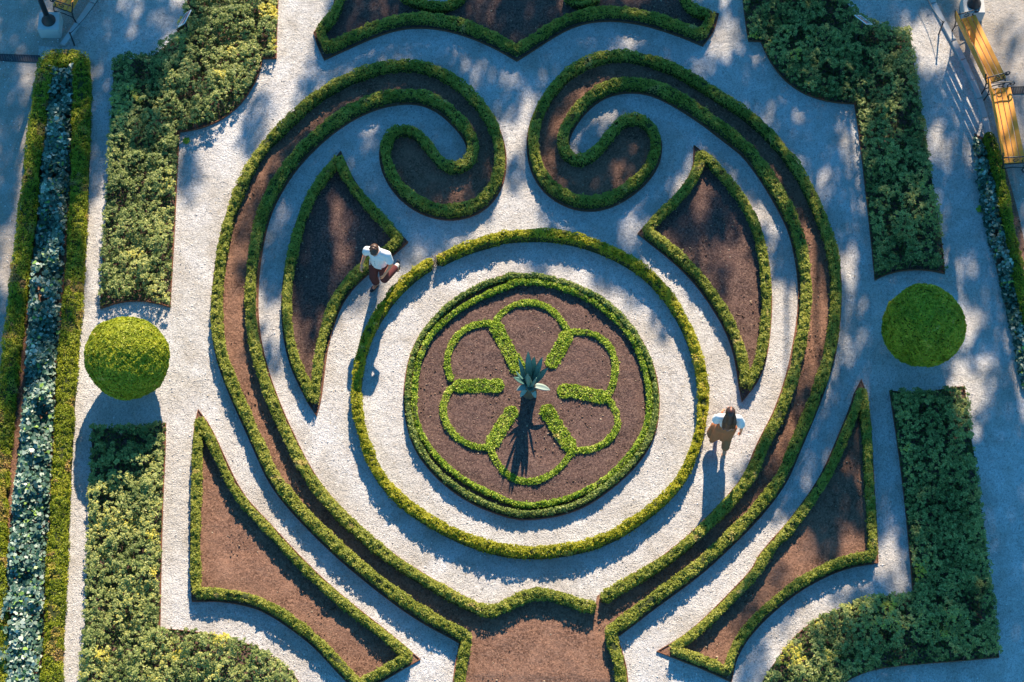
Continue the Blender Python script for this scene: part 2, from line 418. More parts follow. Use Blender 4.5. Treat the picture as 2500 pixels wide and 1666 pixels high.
# ------------------------------------------------------------------ ground
SOILS = []
def fill(name, poly, mat, z, kind='structure', parent=None, spacing=0.0, amp=0.0, seed=0):
    poly = np.asarray(poly)
    if area2(poly) < 0: poly = poly[::-1]
    pts = [Vector((a, b)) for a, b in poly]; n = len(pts)
    if spacing > 0:
        lo, hi = poly.min(0), poly.max(0)
        gx, gy = np.meshgrid(np.arange(lo[0], hi[0], spacing), np.arange(lo[1], hi[1], spacing))
        gx = gx.ravel() + rng.uniform(-.35, .35, gx.size) * spacing; gy = gy.ravel() + rng.uniform(-.35, .35, gy.size) * spacing
        ok = inside(poly, gx, gy)
        gx, gy = gx[ok], gy[ok]
        ok = dist_poly(poly, gx, gy) > spacing * 0.5
        pts += [Vector((a, b)) for a, b in zip(gx[ok], gy[ok])]
    r = delaunay_2d_cdt(pts, [], [list(range(n))], 1, 1e-5)
    co = np.array([(v[0], v[1]) for v in r[0]])
    zz = np.full(len(co), z)
    if amp > 0:
        d = np.minimum(1, dist_poly(poly, co[:, 0], co[:, 1]) / 0.15)
        zz = zz + d * amp * (0.9 + 1.4 * (vnoise(co[:, 0], co[:, 1], 0.5, seed) - 0.5) + 0.9 * (vnoise(co[:, 0], co[:, 1], 0.13, seed + 1) - 0.5))
    if name == 'soil_bed': SOILS.append((poly, z + amp * 0.8))
    o = mesh_obj(name, np.c_[co, zz], [tuple(f) for f in r[2]], mat, parent, True)
    if kind: o['kind'] = kind
    return o

def strip(name, line, half, z0, z1, mat, parent=None, closed=False):
    """thin upright band along a line"""
    a = offset_line(line, half, closed); b = offset_line(line, -half, closed); n = len(line)
    vs = [(*a[i], z0) for i in range(n)] + [(*a[i], z1) for i in range(n)] + [(*b[i], z1) for i in range(n)] + [(*b[i], z0) for i in range(n)]
    fs = []
    for i in range(n if closed else n - 1):
        j = (i + 1) % n
        for k in range(3): fs.append((k * n + i, k * n + j, (k + 1) * n + j, (k + 1) * n + i))
    if not closed:
        fs.append((0, n, 2 * n, 3 * n)); fs.append((n - 1, 4 * n - 1, 3 * n - 1, 2 * n - 1))
    return mesh_obj(name, vs, fs, mat, parent)

# outlines surveyed on the plan: region letter + row = survey tile, numbers = tile units (2.8 per plan unit), | = sharp corner
TILE = {'R1':(0,0),'R2':(600,0),'R3':(1200,0),'R4':(1800,0),'M1':(0,553),'M2':(600,553),'M3':(1200,553),'M4':(1800,553),
        'B1':(0,1106),'B2':(600,1106),'B3':(1200,1106),'B4':(1800,1106)}
def P(s):
    """-> list of smooth runs, each a list of plan points"""
    runs=[[]]; t=None; k=2.8
    for w in s.split():
        if w in TILE: t=TILE[w]; k=2.8
        elif w=='PX': t=(0,0); k=1.0
        elif w=='|':
            runs.append([runs[-1][-1]])
        else:
            x,y=map(float,w.split(',')); runs[-1].append((t[0]+x/k,t[1]+y/k))
    return runs
SPIRAL_L=P("""B2 1462,1600 1480,1440 1500,1350 1512,1262 | 1440,1215 1300,1150 1150,1060 1000,950 860,840 700,710 560,580 430,450 320,330 230,220 160,110
M1 1800,1540 1700,1330 1620,1150 1540,960 1490,780 1480,600 1490,400 1510,250 1540,80 R1 1560,1540 1600,1400 1660,1250 1740,1090 1850,950
R2 190,960 320,800 450,690 600,590 750,520 900,470 1050,450 1180,450 1320,490 1450,570 1560,670 1650,780 1710,900 1740,1030 1740,1150 1710,1260 1650,1350 1560,1420
1430,1455 1300,1440 1180,1395 1070,1310 990,1200 950,1080 950,980 1000,900 1090,875 1170,910 1230,980 1290,1060 1340,1130 1400,1160 1480,1150 1540,1110 1565,1030 1555,950
1510,880 1440,800 1350,720 1250,660 1130,645 1000,655 860,690 730,750 600,830 480,930 380,1030 290,1130 220,1240 160,1350 115,1450
M2 92,0 60,130 40,300 30,450 30,580 45,750 80,900 130,1070 200,1260 290,1440 B2 350,30 420,150 520,300 640,420 770,540 900,660 1050,770 1200,860 1350,950 1500,1030 1600,1080 1680,1090
| 1750,1070 1850,1010 B3 240,970 350,960 460,980 560,1030 640,1060 712,1060""")
SPIRAL_R=P("""B3 750,1005 850,940 960,880 1080,810 1180,750 1280,670 1380,590 1450,520 1540,430 1640,330 1740,210 1810,110
M4 150,1540 220,1420 290,1300 340,1160 380,1030 410,930 430,800 460,650 475,500 470,350 450,200 420,80 R4 400,1540 350,1450 290,1330 210,1200 130,1090 60,1000
R3 1700,980 1600,900 1500,820 1400,750 1300,690 1200,630 1100,590 1000,570 880,575 780,600 690,650 610,720 550,800 500,880 475,960 490,1040 540,1100 600,1115 680,1080 740,1020
800,940 850,870 910,820 980,810 1050,830 1110,890 1130,970 1120,1060 1080,1150 1010,1230 920,1300 820,1360 700,1395 580,1380 460,1330 370,1250 310,1150 285,1030 285,930 300,830
350,720 420,610 510,510 620,440 740,395 870,380 1000,390 1130,430 1260,480 1380,550 1500,630 1620,700 R4 70,790 160,870 240,950 330,1050 410,1160 470,1270 530,1390 570,1490
M4 600,0 640,130 665,260 675,400 670,560 655,720 630,870 590,1010 540,1140 490,1270 440,1400 370,1530 B4 330,130 260,220 180,330 90,440
B3 1640,560 1540,660 1440,750 1330,840 1200,930 1080,1020 960,1110 860,1190 810,1220 | 820,1290 850,1370 880,1450 888,1600""")
RING=P("""M2 1310,240 1400,190 1520,140 1650,100 1800,70 M3 0,80 150,60 300,55 450,60 600,90 750,140 880,200 1000,270 1100,350 1200,460 1280,580 1350,720 1400,850 1435,1000 1450,1120
1450,1250 1430,1380 1400,1500 B3 1340,110 1280,210 1200,300 1080,400 960,490 830,570 680,630 520,665 350,685 180,680 B2 1800,675 1640,640 1500,590 1370,530 1230,450 1100,360
1000,270 920,170 860,70 M2 840,1540 800,1430 770,1320 755,1200 755,1080 775,950 800,830 840,720 900,620 960,520 1020,450 1100,370 1180,300 1275,245""")
ROW_OUT=P("""M2 1800,350 1640,390 1500,460 1380,550 1280,650 1200,750 1150,850 1115,1000 1100,1150 1110,1300 1150,1450 B2 1200,0 1270,80 1350,180 1470,260 1580,330 1700,380 1850,415
B3 150,420 300,425 450,400 580,360 680,310 770,240 850,180 930,110 M3 1030,1540 1080,1450 1110,1360 1125,1250 1125,1130 1105,1010 1070,900 1020,800 960,710 900,640 830,560 740,500 640,440
520,390 400,360 260,335 100,345""")
ROW_IN=P("""M2 1850,390 1700,440 1580,500 1470,560 1360,640 1280,720 1220,810 1180,920 1155,1050 1145,1200 1160,1340 1210,1480 B2 1350,80 1450,170 1600,250 1700,300 1850,350
B3 180,365 300,370 420,350 540,310 640,270 740,210 820,150 900,80 M3 1010,1490 1060,1390 1080,1280 1085,1170 1070,1060 1040,950 1010,850 960,760 900,690 830,620 740,540 640,480
520,430 400,395 260,375 120,385""")
SPOKES=[P("PX 1207,787 1222,822 1248,868 1274,914"),P("PX 1390,810 1372,842 1355,872 1342,898"),P("PX 1484,974 1443,964 1400,954 1360,957"),
 P("PX 1401,1100 1380,1074 1352,1030 1328,990"),P("PX 1196,1092 1215,1060 1237,1025 1257,995"),P("PX 1105,943 1150,943 1190,942 1230,943")]
ARCS=[P("M3 20,660 50,610 100,560 180,522 270,512 360,532 430,580 480,650 525,720"),
 P("M3 530,722 620,718 710,730 780,780 830,850 855,940 845,1040 820,1110 790,1165"),
 P("M3 795,1175 830,1220 870,1300 870,1370 830,1440 760,1500 680,1540 560,1535"),
 P("PX 1400,1099 1386,1118 1373,1139 1350,1157 1324,1173 1292,1180 1264,1175 1237,1162 1219,1141 1203,1115 1196,1092"),
 P("M2 1669,1509 1600,1520 1500,1490 1420,1430 1360,1350 1340,1260 1350,1190 1390,1120 1420,1090"),
 P("M2 1410,1060 1370,980 1370,900 1400,810 1450,730 1530,680 1620,655 1700,665")]
WEDGE_UL=P("""R2 635,1095 680,1210 740,1290 800,1370 870,1450 950,1520 M2 990,30 1050,90 | 990,150 860,240 770,310 700,380 640,460 590,550 560,650 520,770 500,900 490,1000 475,1120 465,1185
| 420,1090 370,1000 330,900 300,780 285,640 280,500 290,350 320,170 R2 370,1540 420,1400 470,1300 530,1220 600,1140 635,1095""")
WEDGE_UR=P("""R3 1425,1055 1430,1090 1410,1170 1370,1250 1310,1320 1240,1400 1150,1470 M3 1060,30 | 1110,70 1200,140 1300,220 1400,320 1480,420 1560,540 1620,640 1670,740 1700,850 1725,950 1740,1090
| 1790,1030 1830,930 1850,850 1870,700 1880,560 1880,400 1860,220 1830,80 R3 1790,1500 1730,1390 1650,1280 1560,1180 1480,1090 1425,1055""")
WEDGE_LL=P("""M1 1368,1330 1360,1400 1350,1560 B1 1350,100 1345,300 1340,500 1335,700 1340,900 1348,962 | 1450,960 1560,965 1680,990 B2 100,1015 200,1070 320,1150 430,1230 520,1310 600,1400 680,1490 770,1575
| 900,1520 1020,1450 1115,1395 | 1020,1310 900,1210 760,1110 620,990 480,870 350,740 230,610 120,490 30,390 B1 1650,340 1560,190 1500,50 M1 1420,1410 1368,1330""")
WEDGE_LR=P("""M4 848,1125 830,1200 790,1300 740,1420 690,1540 B4 620,160 540,280 450,400 360,520 250,640 130,760 B3 1880,750 1780,850 1680,960 1580,1060 1480,1160 1380,1250 1290,1310 1235,1340
| 1330,1380 1430,1410 1530,1460 1612,1495 | 1620,1440 1650,1350 1700,1260 1770,1180 B4 130,1130 250,1020 370,920 500,840 650,770 780,720 925,705
| 925,600 915,450 905,300 895,150 890,0 M4 880,1350 865,1220 848,1125""")
TOP_BED=P("""R2 655,-40 640,60 600,120 540,170 512,210 | 530,270 558,330 | 680,275 820,210 950,160 1080,130 1200,125 1320,135 1440,160 1560,200 1680,250 1780,300 1852,345
| R3 280,280 390,200 500,140 620,95 750,80 880,80 1010,100 1130,130 1250,170 1350,205 1430,240 | 1480,170 1500,105 | 1420,90 1350,50 1300,-30""")
SCALLOP_A=P("R2 1060,-30 1150,25 1250,48 1350,55 1430,40 1500,-30")
SCALLOP_B=P("R3 500,-30 580,22 650,22 740,-20")
SHRUB_UL=P("""R1 1905,-60 1895,200 1890,405 | 1795,407 | 1790,470 1740,590 1660,710 1560,800 1450,860 1320,900 1230,907 | 1215,1150 1195,1560 M1 1165,555 | 1090,530 940,502 800,520 690,565
| 700,280 R1 730,1460 750,1150 770,750 785,430 | 950,405 1060,400 1090,360 1200,280 1250,180 1300,-60 | 1905,-60""")
SHRUB_LL=P("""M1 640,1390 850,1387 1050,1362 1135,1350 | 1130,1560 B1 1110,500 1095,1205 | 1200,1215 1380,1225 1560,1270 B2 0,1300 130,1360 240,1430 330,1510 400,1620 | B1 560,1620
| 595,1150 605,700 620,300 630,0 M1 640,1390""")
SHRUB_UR=P("""R4 30,-60 55,150 75,285 | 160,290 | 185,350 240,460 320,560 430,640 560,690 690,712 800,715 | 830,900 870,1250 905,1566 M4 940,370 | 1010,330 1120,302 1250,296 1350,308 1415,325
| 1400,150 R4 1375,1500 1320,1250 1250,750 1170,225 | 1090,225 950,200 870,170 780,90 680,-60 | 30,-60""")
SHRUB_LR=P("""M4 1040,1130 1250,1145 1450,1110 1550,1100 | 1570,1300 B4 1610,0 1650,330 1700,700 1750,1100 1785,1400 | 1500,1430 1200,1445 930,1475 800,1520 670,1620 | 140,1620 | 170,1560 270,1420 380,1250 500,1160
650,1090 830,1010 1000,980 1200,975 | 1180,700 1140,300 1105,0 M4 1040,1130""")

# ------------------------------------------------------------------ the setting: gravel, plazas
tag(mesh_obj('gravel', [(-600, -600, 0), (600, -600, 0), (600, 900, 0), (-600, 900, 0)], [(0, 1, 2, 3)], M['gravel']), kind='structure')
KERB_R = P("PX 2230,-120 2268,0 2298,46 2325,100 2357,160 2382,214 2400,271 2411,321 2420,345 2440,430 2462,520 2490,640 2530,800 2580,1000")
KERB_L = P("PX 270,-90 232,0 218,25 200,48 184,68 172,88 150,118")
kr = joined(runs_world(KERB_R, 0.0)); kl = joined(runs_world(KERB_L, 0.0))
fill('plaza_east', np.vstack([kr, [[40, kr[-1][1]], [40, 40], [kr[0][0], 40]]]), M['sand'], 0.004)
wl = joined(runs_world(P("PX 95,112 85,230 68,380 45,620 20,880 -10,1100 -60,1500"), 0.0))
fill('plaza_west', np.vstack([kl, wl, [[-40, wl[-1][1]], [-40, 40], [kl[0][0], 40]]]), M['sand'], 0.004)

def kerb(name, line, label, n0, n1, step):
    root = empty(name); root['kind'] = 'structure'
    d = np.r_[0, np.cumsum(np.linalg.norm(np.diff(line, axis=0), axis=1))]
    base = None; s = n0
    while s < min(n1, d[-1] - step):
        L = step * random.uniform(0.85, 1.1)
        a = np.array([np.interp(s, d, line[:, k]) for k in (0, 1)]); b = np.array([np.interp(s + L - 0.012, d, line[:, k]) for k in (0, 1)])
        if base is None:
            bm = bmesh.new(); bx(bm, 0, 0, 0, 1, 0.115, 0.12, 0.0); bmesh.ops.bevel(bm, geom=bm.edges[:], offset=0.008, segments=1, affect='EDGES')
            o = bm_obj('kerb_stone', bm, M['kerb'], root); base = o
        else:
            o = base.copy(); COL.objects.link(o)
        c = (a + b) / 2; v = b - a
        o.location = (c[0], c[1], random.uniform(-0.012, 0.01)); o.scale = (np.linalg.norm(v), 1, 1); o.rotation_euler = (random.uniform(-.02, .02), 0, math.atan2(v[1], v[0]))
        s += L
kerb('kerb', offset_line(kr, 0.0), None, 0, 4.9, 0.5)
kerb('kerb', offset_line(kl, 0.0), None, 0, 2.6, 0.55)

# ------------------------------------------------------------------ planting beds (soil, edging, hedges)
HW = 0.20
def bed_from_hedge(runs, z, w, out=0.03, extra=None, closed=True, edging=True, seed=1, soil_mat='soil'):
    """soil polygon and edging outside a hedge line that bounds the bed"""
    line = joined(runs_world(runs, z))
    if closed and np.linalg.norm(line[0] - line[-1]) < 0.03: line = line[:-1]
    sgn = 1 if area2(line) > 0 else -1
    poly = offset_line(line, sgn * (w / 2 + out), True)
    soil = fill('soil_bed', poly, M[soil_mat], 0.02, spacing=0.07, amp=0.03, seed=seed)
    if edging: strip('edging', poly, 0.006, -0.02, 0.045, M['rust'], soil, True)
    return line, soil

def hedge(name, runs, label, cat='hedge', group=None, z=0.15, w=HW, h=0.30, mat='box', **kw):
    root = empty(name, label, cat, group)
    for r in ([joined(runs_world(runs, z))]):
        hedge_parts(r, w, h, M[mat], root, **kw)
    return root

# central scroll bed: both scroll hedges bound one stretch of soil
lineL = joined(runs_world(SPIRAL_L, 0.15)); lineR = joined(runs_world(SPIRAL_R, 0.15))
loop = np.vstack([lineL, lineR])
sg = 1 if area2(loop) > 0 else -1
pl_ = np.vstack([offset_line(lineL, sg * 0.13), offset_line(lineR, sg * 0.13)])
soil = fill('soil_bed', pl_, M['soil'], 0.02, spacing=0.07, amp=0.03, seed=3)
strip('edging', offset_line(lineL, sg * 0.13)[:-9], 0.006, -0.02, 0.045, M['rust'], soil)
strip('edging', offset_line(lineR, sg * 0.13)[12:], 0.006, -0.02, 0.045, M['rust'], soil)
hl = empty('box_hedge', 'long clipped box hedge curling into a scroll on the left of the round bed', 'hedge', 'clipped box hedges of the parterre')
hedge_parts(lineL, 0.205, 0.30, M['box'], hl, seed=21)
hr = empty('box_hedge', 'long clipped box hedge curling into a scroll on the right of the round bed', 'hedge', 'clipped box hedges of the parterre')
hedge_parts(lineR, 0.205, 0.30, M['box'], hr, seed=22)

GRP = 'clipped box hedges of the parterre'
for runs, lab, w, sd_ in ((WEDGE_UL, 'box hedge round the claw-shaped soil bed beside the walking man', 0.175, 31),
                    (WEDGE_UR, 'box hedge round the claw-shaped soil bed inside the right scroll', 0.175, 32),
                    (WEDGE_LL, 'box hedge round the pointed soil bed at the lower left', 0.165, 33),
                    (WEDGE_LR, 'box hedge round the pointed soil bed at the lower right', 0.165, 34)):
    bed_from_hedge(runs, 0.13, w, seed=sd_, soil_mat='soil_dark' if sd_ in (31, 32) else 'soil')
    r = empty('box_hedge', lab, 'hedge', GRP)
    ln = joined(runs_world(runs, 0.15))
    hedge_parts(ln, w, 0.28, M['box'], r, seed=sd_)

# bed at the top edge
tl = joined(runs_world(TOP_BED, 0.15))
tpoly = np.vstack([offset_line(tl, 0.14 if area2(np.vstack([tl, [[tl[-1][0], 12], [tl[0][0], 12]]])) > 0 else -0.14), [[5.2, 11.0], [-5.2, 11.0]]])
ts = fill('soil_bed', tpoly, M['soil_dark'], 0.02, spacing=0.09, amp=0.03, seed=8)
strip('edging', tpoly[:-2], 0.006, -0.02, 0.045, M['rust'], ts)
r = empty('box_hedge', 'scalloped box hedge along the front of the soil bed at the top edge', 'hedge', GRP)
hedge_parts(tl, 0.19, 0.28, M['box'], r, seed=41)
for runs, lab in ((SCALLOP_A, 'short curved box hedge inside the top bed, left of its middle'), (SCALLOP_B, 'short curved box hedge inside the top bed, right of its middle')):
    r = empty('box_hedge', lab, 'hedge', GRP)
    ln = joined(runs_world(runs, 0.15)); hedge_parts(ln, 0.19, 0.26, M['box'], r, seed=42)
    gp = offset_line(ln, 0.05); c0 = np.vstack([ln, [[ln[-1][0] + 0.1, 11.0], [ln[0][0] - 0.1, 11.0]]])
    tag(fill('path', c0, M['gravel'], 0.085), kind='structure')

# ring hedge on gravel, with a thin gap of bare stems
r = empty('box_hedge', 'golden clipped box hedge forming the large ring on the gravel', 'hedge', GRP)
ring = joined(runs_world(RING, 0.16, relax=6))
hedge_parts(ring, 0.19, 0.31, M['box_gold'], r, seed=51, tbase=0.5)
bm = bmesh.new()
g0, g1 = ring[-1], ring[0]
for i in range(16):
    t = rng.random(); c = g0 * (1 - t) + g1 * t + rng.normal(0, 0.035, 2)
    q = [(c[0], c[1], 0.0)]
    for k in range(1, 4): q.append((c[0] + rng.normal(0, 0.03) * k, c[1] + rng.normal(0, 0.03) * k, 0.085 * k))
    tube_bm(bm, q, [0.007, 0.006, 0.005, 0.003], 5)
bm_obj('bare_stems', bm, M['straw'], r)

# round bed: two low rows, soil, six-petalled flower, agave
ri = joined(runs_world(ROW_IN, 0.10, relax=6)); ro = joined(runs_world(ROW_OUT, 0.10, relax=6))
ri = np.vstack([ri, ri[:1]]); ro = np.vstack([ro, ro[:1]])
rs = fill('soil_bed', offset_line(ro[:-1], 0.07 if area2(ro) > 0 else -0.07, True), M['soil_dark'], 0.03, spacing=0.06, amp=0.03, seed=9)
strip('edging', offset_line(ro[:-1], 0.075 if area2(ro) > 0 else -0.075, True), 0.006, -0.02, 0.05, M['rust'], rs, True)
r = empty('low_hedge', 'grey-green outer row of low planting round the flower bed', 'hedge'); hedge_parts(ro, 0.105, 0.20, M['santolina'], r, dens=1050, seed=61, tilt=0.9, leaf=0.045, tvar=0.6)
r = empty('low_hedge', 'bright green inner row of low planting round the flower bed', 'hedge'); hedge_parts(ri, 0.105, 0.18, M['sedge'], r, dens=1050, seed=62, tilt=0.9, leaf=0.045, tbase=0.42, tvar=0.6)
fl = empty('flower_hedge', 'bright green low hedge drawing a six-petalled flower round the agave', 'hedge')
for runs in SPOKES:
    ln = joined(runs_world(runs, 0.08)); pr = empty('spoke'); pr.parent = fl
    hedge_parts(ln, 0.265, 0.11, M['sedge'], pr, dens=1900, leaf=0.042, tbase=0.5, tvar=0.6, tilt=1.0, seed=71)
for runs in ARCS:
    ln = joined(runs_world(runs, 0.08)); pr = empty('petal_rim'); pr.parent = fl
    hedge_parts(ln, 0.125, 0.11, M['sedge'], pr, dens=1250, leaf=0.04, tbase=0.5, tvar=0.6, tilt=1.0, seed=72)

# ------------------------------------------------------------------ shrub borders
def shrub_bed(name, runs, label, h=0.42, seed=1, yellow=()):
    poly = joined(runs_world(runs, 0.0, relax=1))
    if np.linalg.norm(poly[0] - poly[-1]) < 0.03: poly = poly[:-1]
    soil = fill('soil_bed', poly, M['soil_dark'], 0.018, spacing=0.12, amp=0.02, seed=seed)
    strip('edging', poly, 0.006, -0.02, 0.05, M['rust'], soil, True)
    lo, hi = poly.min(0), poly.max(0); A = abs(area2(poly))
    n = int(430 * A); x = rng.uniform(lo[0], hi[0], n * 3); y = rng.uniform(lo[1], hi[1], n * 3)
    k = inside(poly, x, y); x, y = x[k], y[k]
    x, y = x[:n], y[:n]
    d = dist_poly(poly, x, y); k = d > 0.0; x, y, d = x[k], y[k], d[k]
    hump = vnoise(x, y, 0.30, seed) * 0.6 + vnoise(x, y, 0.13, seed + 1) * 0.4
    gap = vnoise(x, y, 0.20, seed + 4)
    k = (gap > 0.24); x, y, d, hump = x[k], y[k], d[k], hump[k]
    edge = np.clip(d / 0.15, 0, 1) ** 0.5
    z = h * (0.58 + 0.42 * edge) * (0.25 + 1.1 * hump) * np.where(rng.random(len(x)) < 0.25, 0.72, 1.0)
    nl = 11
    cx = np.repeat(x, nl); cy = np.repeat(y, nl); cz = np.repeat(z, nl); N = len(cx)
    th = rng.random(N) * 2 * np.pi; el = np.arcsin(rng.random(N) ** 0.7) ; rr = 0.022 + 0.022 * rng.random(N)
    dirv = np.c_[np.cos(th) * np.cos(el), np.sin(th) * np.cos(el), np.sin(el)]
    pos = np.c_[cx, cy, cz] + dirv * rr[:, None]
    nrm = dirv * 0.5 + np.array([0, 0, 0.9])
    cl_t = rng.random(len(x)) * 0.35 + 0.45 * (vnoise(x, y, 0.55, seed + 9) - 0.5)
    tint = 0.33 + np.repeat(cl_t, nl) + 0.4 * (rng.random(N) - 0.45)
    for (px, py, pr) in yellow:
        g = G(px, py, 0.35); dd = np.hypot(cx - g[0], cy - g[1]); tint = np.where(dd < pr * (0.85 + 0.25 * np.repeat(rng.random(len(x)), nl)), tint + 0.36, tint)
    root = empty(name, label, 'shrubs', 'shrub borders along the sides')
    leaf_mesh('foliage', pos, nrm, 0.041, 0.023, tint, M['shrub'], 0.40, root, along=dirv)
    n2 = int(900 * A); x2 = rng.uniform(lo[0], hi[0], n2 * 3); y2 = rng.uniform(lo[1], hi[1], n2 * 3); k = inside(poly, x2, y2); x2, y2 = x2[k][:n2], y2[k][:n2]
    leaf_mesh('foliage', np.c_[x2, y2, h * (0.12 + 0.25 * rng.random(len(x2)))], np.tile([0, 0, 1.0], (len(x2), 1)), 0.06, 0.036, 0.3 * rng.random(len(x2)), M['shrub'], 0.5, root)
    # woody twigs carrying the clumps
    bm = bmesh.new()
    for i in range(0, len(x), 14):
        b0 = Vector((x[i] + rng.normal(0, .015), y[i] + rng.normal(0, .015), 0.0)); tp = Vector((x[i], y[i], z[i]))
        tube_bm(bm, [b0, b0.lerp(tp, 0.5) + Vector((rng.normal(0, .02), rng.normal(0, .02), 0)), tp], [0.009, 0.007, 0.004], 4)
    o = bm_obj('twigs', bm, M['bark'], root); o['kind'] = 'stuff'
    return poly
shrub_bed('shrub_border', SHRUB_UL, 'leafy green shrubs filling the upper left border bed', seed=81, yellow=[(665, 90, .16), (655, 25, .2), (540, 180, .12), (560, 110, .12), (330, 225, .15), (480, 300, .12)])
shrub_bed('shrub_border', SHRUB_LL, 'sunlit grey-green shrubs filling the lower left border bed', seed=82, yellow=[(436, 1595, .14), (540, 1565, .15), (375, 1310, .12), (378, 1395, .1), (372, 1345, .1), (255, 1590, .16), (310, 1275, .08)])
shrub_bed('shrub_border', SHRUB_UR, 'dark green shaded shrubs filling the upper right border bed', seed=83, yellow=[(1848, 80, .1), (1945, 135, .12), (1978, 205, .12)])
shrub_bed('shrub_border', SHRUB_LR, 'green shrubs filling the lower right border bed beyond the right ball', seed=84, yellow=[(2205, 1090, .15), (1935, 1600, .22), (2005, 1520, .12), (2170, 1480, .12), (2310, 1545, .1), (2245, 1395, .14), (2030, 1595, .14)])

# ------------------------------------------------------------------ long side beds: clipped frame with broad-leaved ivy inside
def ivy(root, poly, n, h, seed, leaf=0.085, bright=0.0):
    lo, hi = poly.min(0), poly.max(0); x = rng.uniform(lo[0], hi[0], n * 6); y = rng.uniform(lo[1], hi[1], n * 6)
    k = inside(poly, x, y); x, y = x[k][:n], y[k][:n]
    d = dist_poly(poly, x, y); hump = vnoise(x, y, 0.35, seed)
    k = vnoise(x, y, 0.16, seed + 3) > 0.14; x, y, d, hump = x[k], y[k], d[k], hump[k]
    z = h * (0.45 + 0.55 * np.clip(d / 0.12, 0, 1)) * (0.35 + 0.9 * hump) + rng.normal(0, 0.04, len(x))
    N = len(x); nrm = np.c_[rng.normal(0, .5, N), 0.1 + rng.normal(0, .5, N) , np.ones(N)]; nrm /= np.linalg.norm(nrm, axis=1)[:, None]
    r = rng.normal(0, 1, (N, 3)); t = r - nrm * np.sum(r * nrm, axis=1)[:, None]; t /= np.linalg.norm(t, axis=1)[:, None]; b = np.cross(nrm, t)
    sz = leaf * (0.6 + 0.7 * rng.random(N)); pos = np.c_[x, y, z]
    shape = [(-0.42, 0.0, 0), (-0.5, 0.30, -.06), (-0.1, 0.5, -.10), (0.25, 0.28, -.05), (0.6, 0.0, -.12), (0.25, -0.28, -.05), (-0.1, -0.5, -.10), (-0.5, -0.30, -.06)]
    v = np.stack([pos + t * (a * sz)[:, None] + b * (c * sz)[:, None] + nrm * (e * sz)[:, None] for a, c, e in shape], 1)
    m = len(shape); me = bpy.data.meshes.new('foliage')
    me.vertices.add(m * N); me.vertices.foreach_set('co', v.astype(np.float32).ravel())
    me.loops.add(m * N); me.loops.foreach_set('vertex_index', np.arange(m * N, dtype=np.int32))
    me.polygons.add(N); me.polygons.foreach_set('loop_start', np.arange(0, m * N, m, dtype=np.int32)); me.update(calc_edges=True)
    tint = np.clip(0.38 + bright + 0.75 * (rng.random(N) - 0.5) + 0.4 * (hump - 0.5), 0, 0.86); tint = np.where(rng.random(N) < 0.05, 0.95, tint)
    tt = np.repeat(tint, m).reshape(N, m); tt[:, [1, 3, 5, 7]] += 0.22; tt = np.where(tint[:, None] > .9, tint[:, None], np.minimum(tt, .86))  # leaf rims pushed towards the painted highlight tone
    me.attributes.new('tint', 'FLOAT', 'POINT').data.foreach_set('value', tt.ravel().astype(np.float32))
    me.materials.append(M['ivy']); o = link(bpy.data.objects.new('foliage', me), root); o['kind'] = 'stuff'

def poly_px(s, z): return joined(runs_world(P(s), z, relax=1))
pin = poly_px("R1 345,445 | 510,445 | 490,900 450,1300 440,1566 M1 410,560 370,900 350,1560 B1 310,600 285,1200 262,1640 | -80,1640 | 30,1100 60,600 110,150 M1 150,1300 190,900 185,480 205,380 260,0 R1 280,1100 320,750 345,445", 0.2)
bs = fill('soil_bed', poly_px("R1 312,385 | 575,385 | 580,900 550,1566 M1 505,560 440,1560 B1 420,600 390,1640 | -180,1640 | -60,800 40,100 M1 120,500 R1 230,1300 312,385", 0.0), M['soil'], 0.016, spacing=0.15, amp=0.03, seed=12)
mr = empty('clipped_hedge', 'mossy clipped hedge framing the long ivy bed at the left edge', 'hedge')
fr = joined(runs_world(P("PX 14,1760 -20,1500 -6,1160 5,1060 14,960 26,850 42,700 60,560 76,420 88,300 103,170 118,140 | 160,138 196,140 | 199,200 197,300 193,420 187,560 180,680 168,820 158,940 151,1080 144,1240 136,1400 128,1550 120,1760"), 0.26, relax=1))
hedge_parts(fr, 0.35, 0.28, M['moss_hedge'], mr, dens=3000, leaf=0.034, tbase=0.40, tvar=0.3, tilt=0.7, seed=91, tnoise=0.45, brown=0.34)
iv = empty('ivy_planting', 'broad-leaved blue-green ivy planted inside the mossy hedge frame', 'ivy')
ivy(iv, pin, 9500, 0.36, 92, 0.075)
# right-hand strip
hr2 = empty('clipped_hedge', 'clipped hedge strip below the wooden benches at the right edge', 'hedge')
rl = joined(runs_world(P("PX 2410,322 2424,335 2436,400 2450,470 2465,550 2484,640 2500,720 2520,820 2545,940"), 0.26, relax=1))
hedge_parts(rl, 0.235, 0.27, M['moss_hedge'], hr2, dens=2600, leaf=0.032, tbase=0.33, tvar=0.3, tilt=0.7, seed=93, tnoise=0.4)
ir = empty('ivy_planting', 'straggling ivy spilling onto the path beside the right-hand hedge', 'ivy')
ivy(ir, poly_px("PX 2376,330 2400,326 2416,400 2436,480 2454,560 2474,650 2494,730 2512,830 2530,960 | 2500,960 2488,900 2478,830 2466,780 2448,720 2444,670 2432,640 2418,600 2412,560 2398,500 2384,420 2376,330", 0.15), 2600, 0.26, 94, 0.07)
sr = fill('soil_bed', poly_px("PX 2378,326 2440,322 2480,500 2520,680 2570,960 | 2510,960 2470,800 2440,690 2405,560 2378,326", 0.0), M['soil'], 0.016, spacing=0.15, amp=0.02, seed=13)

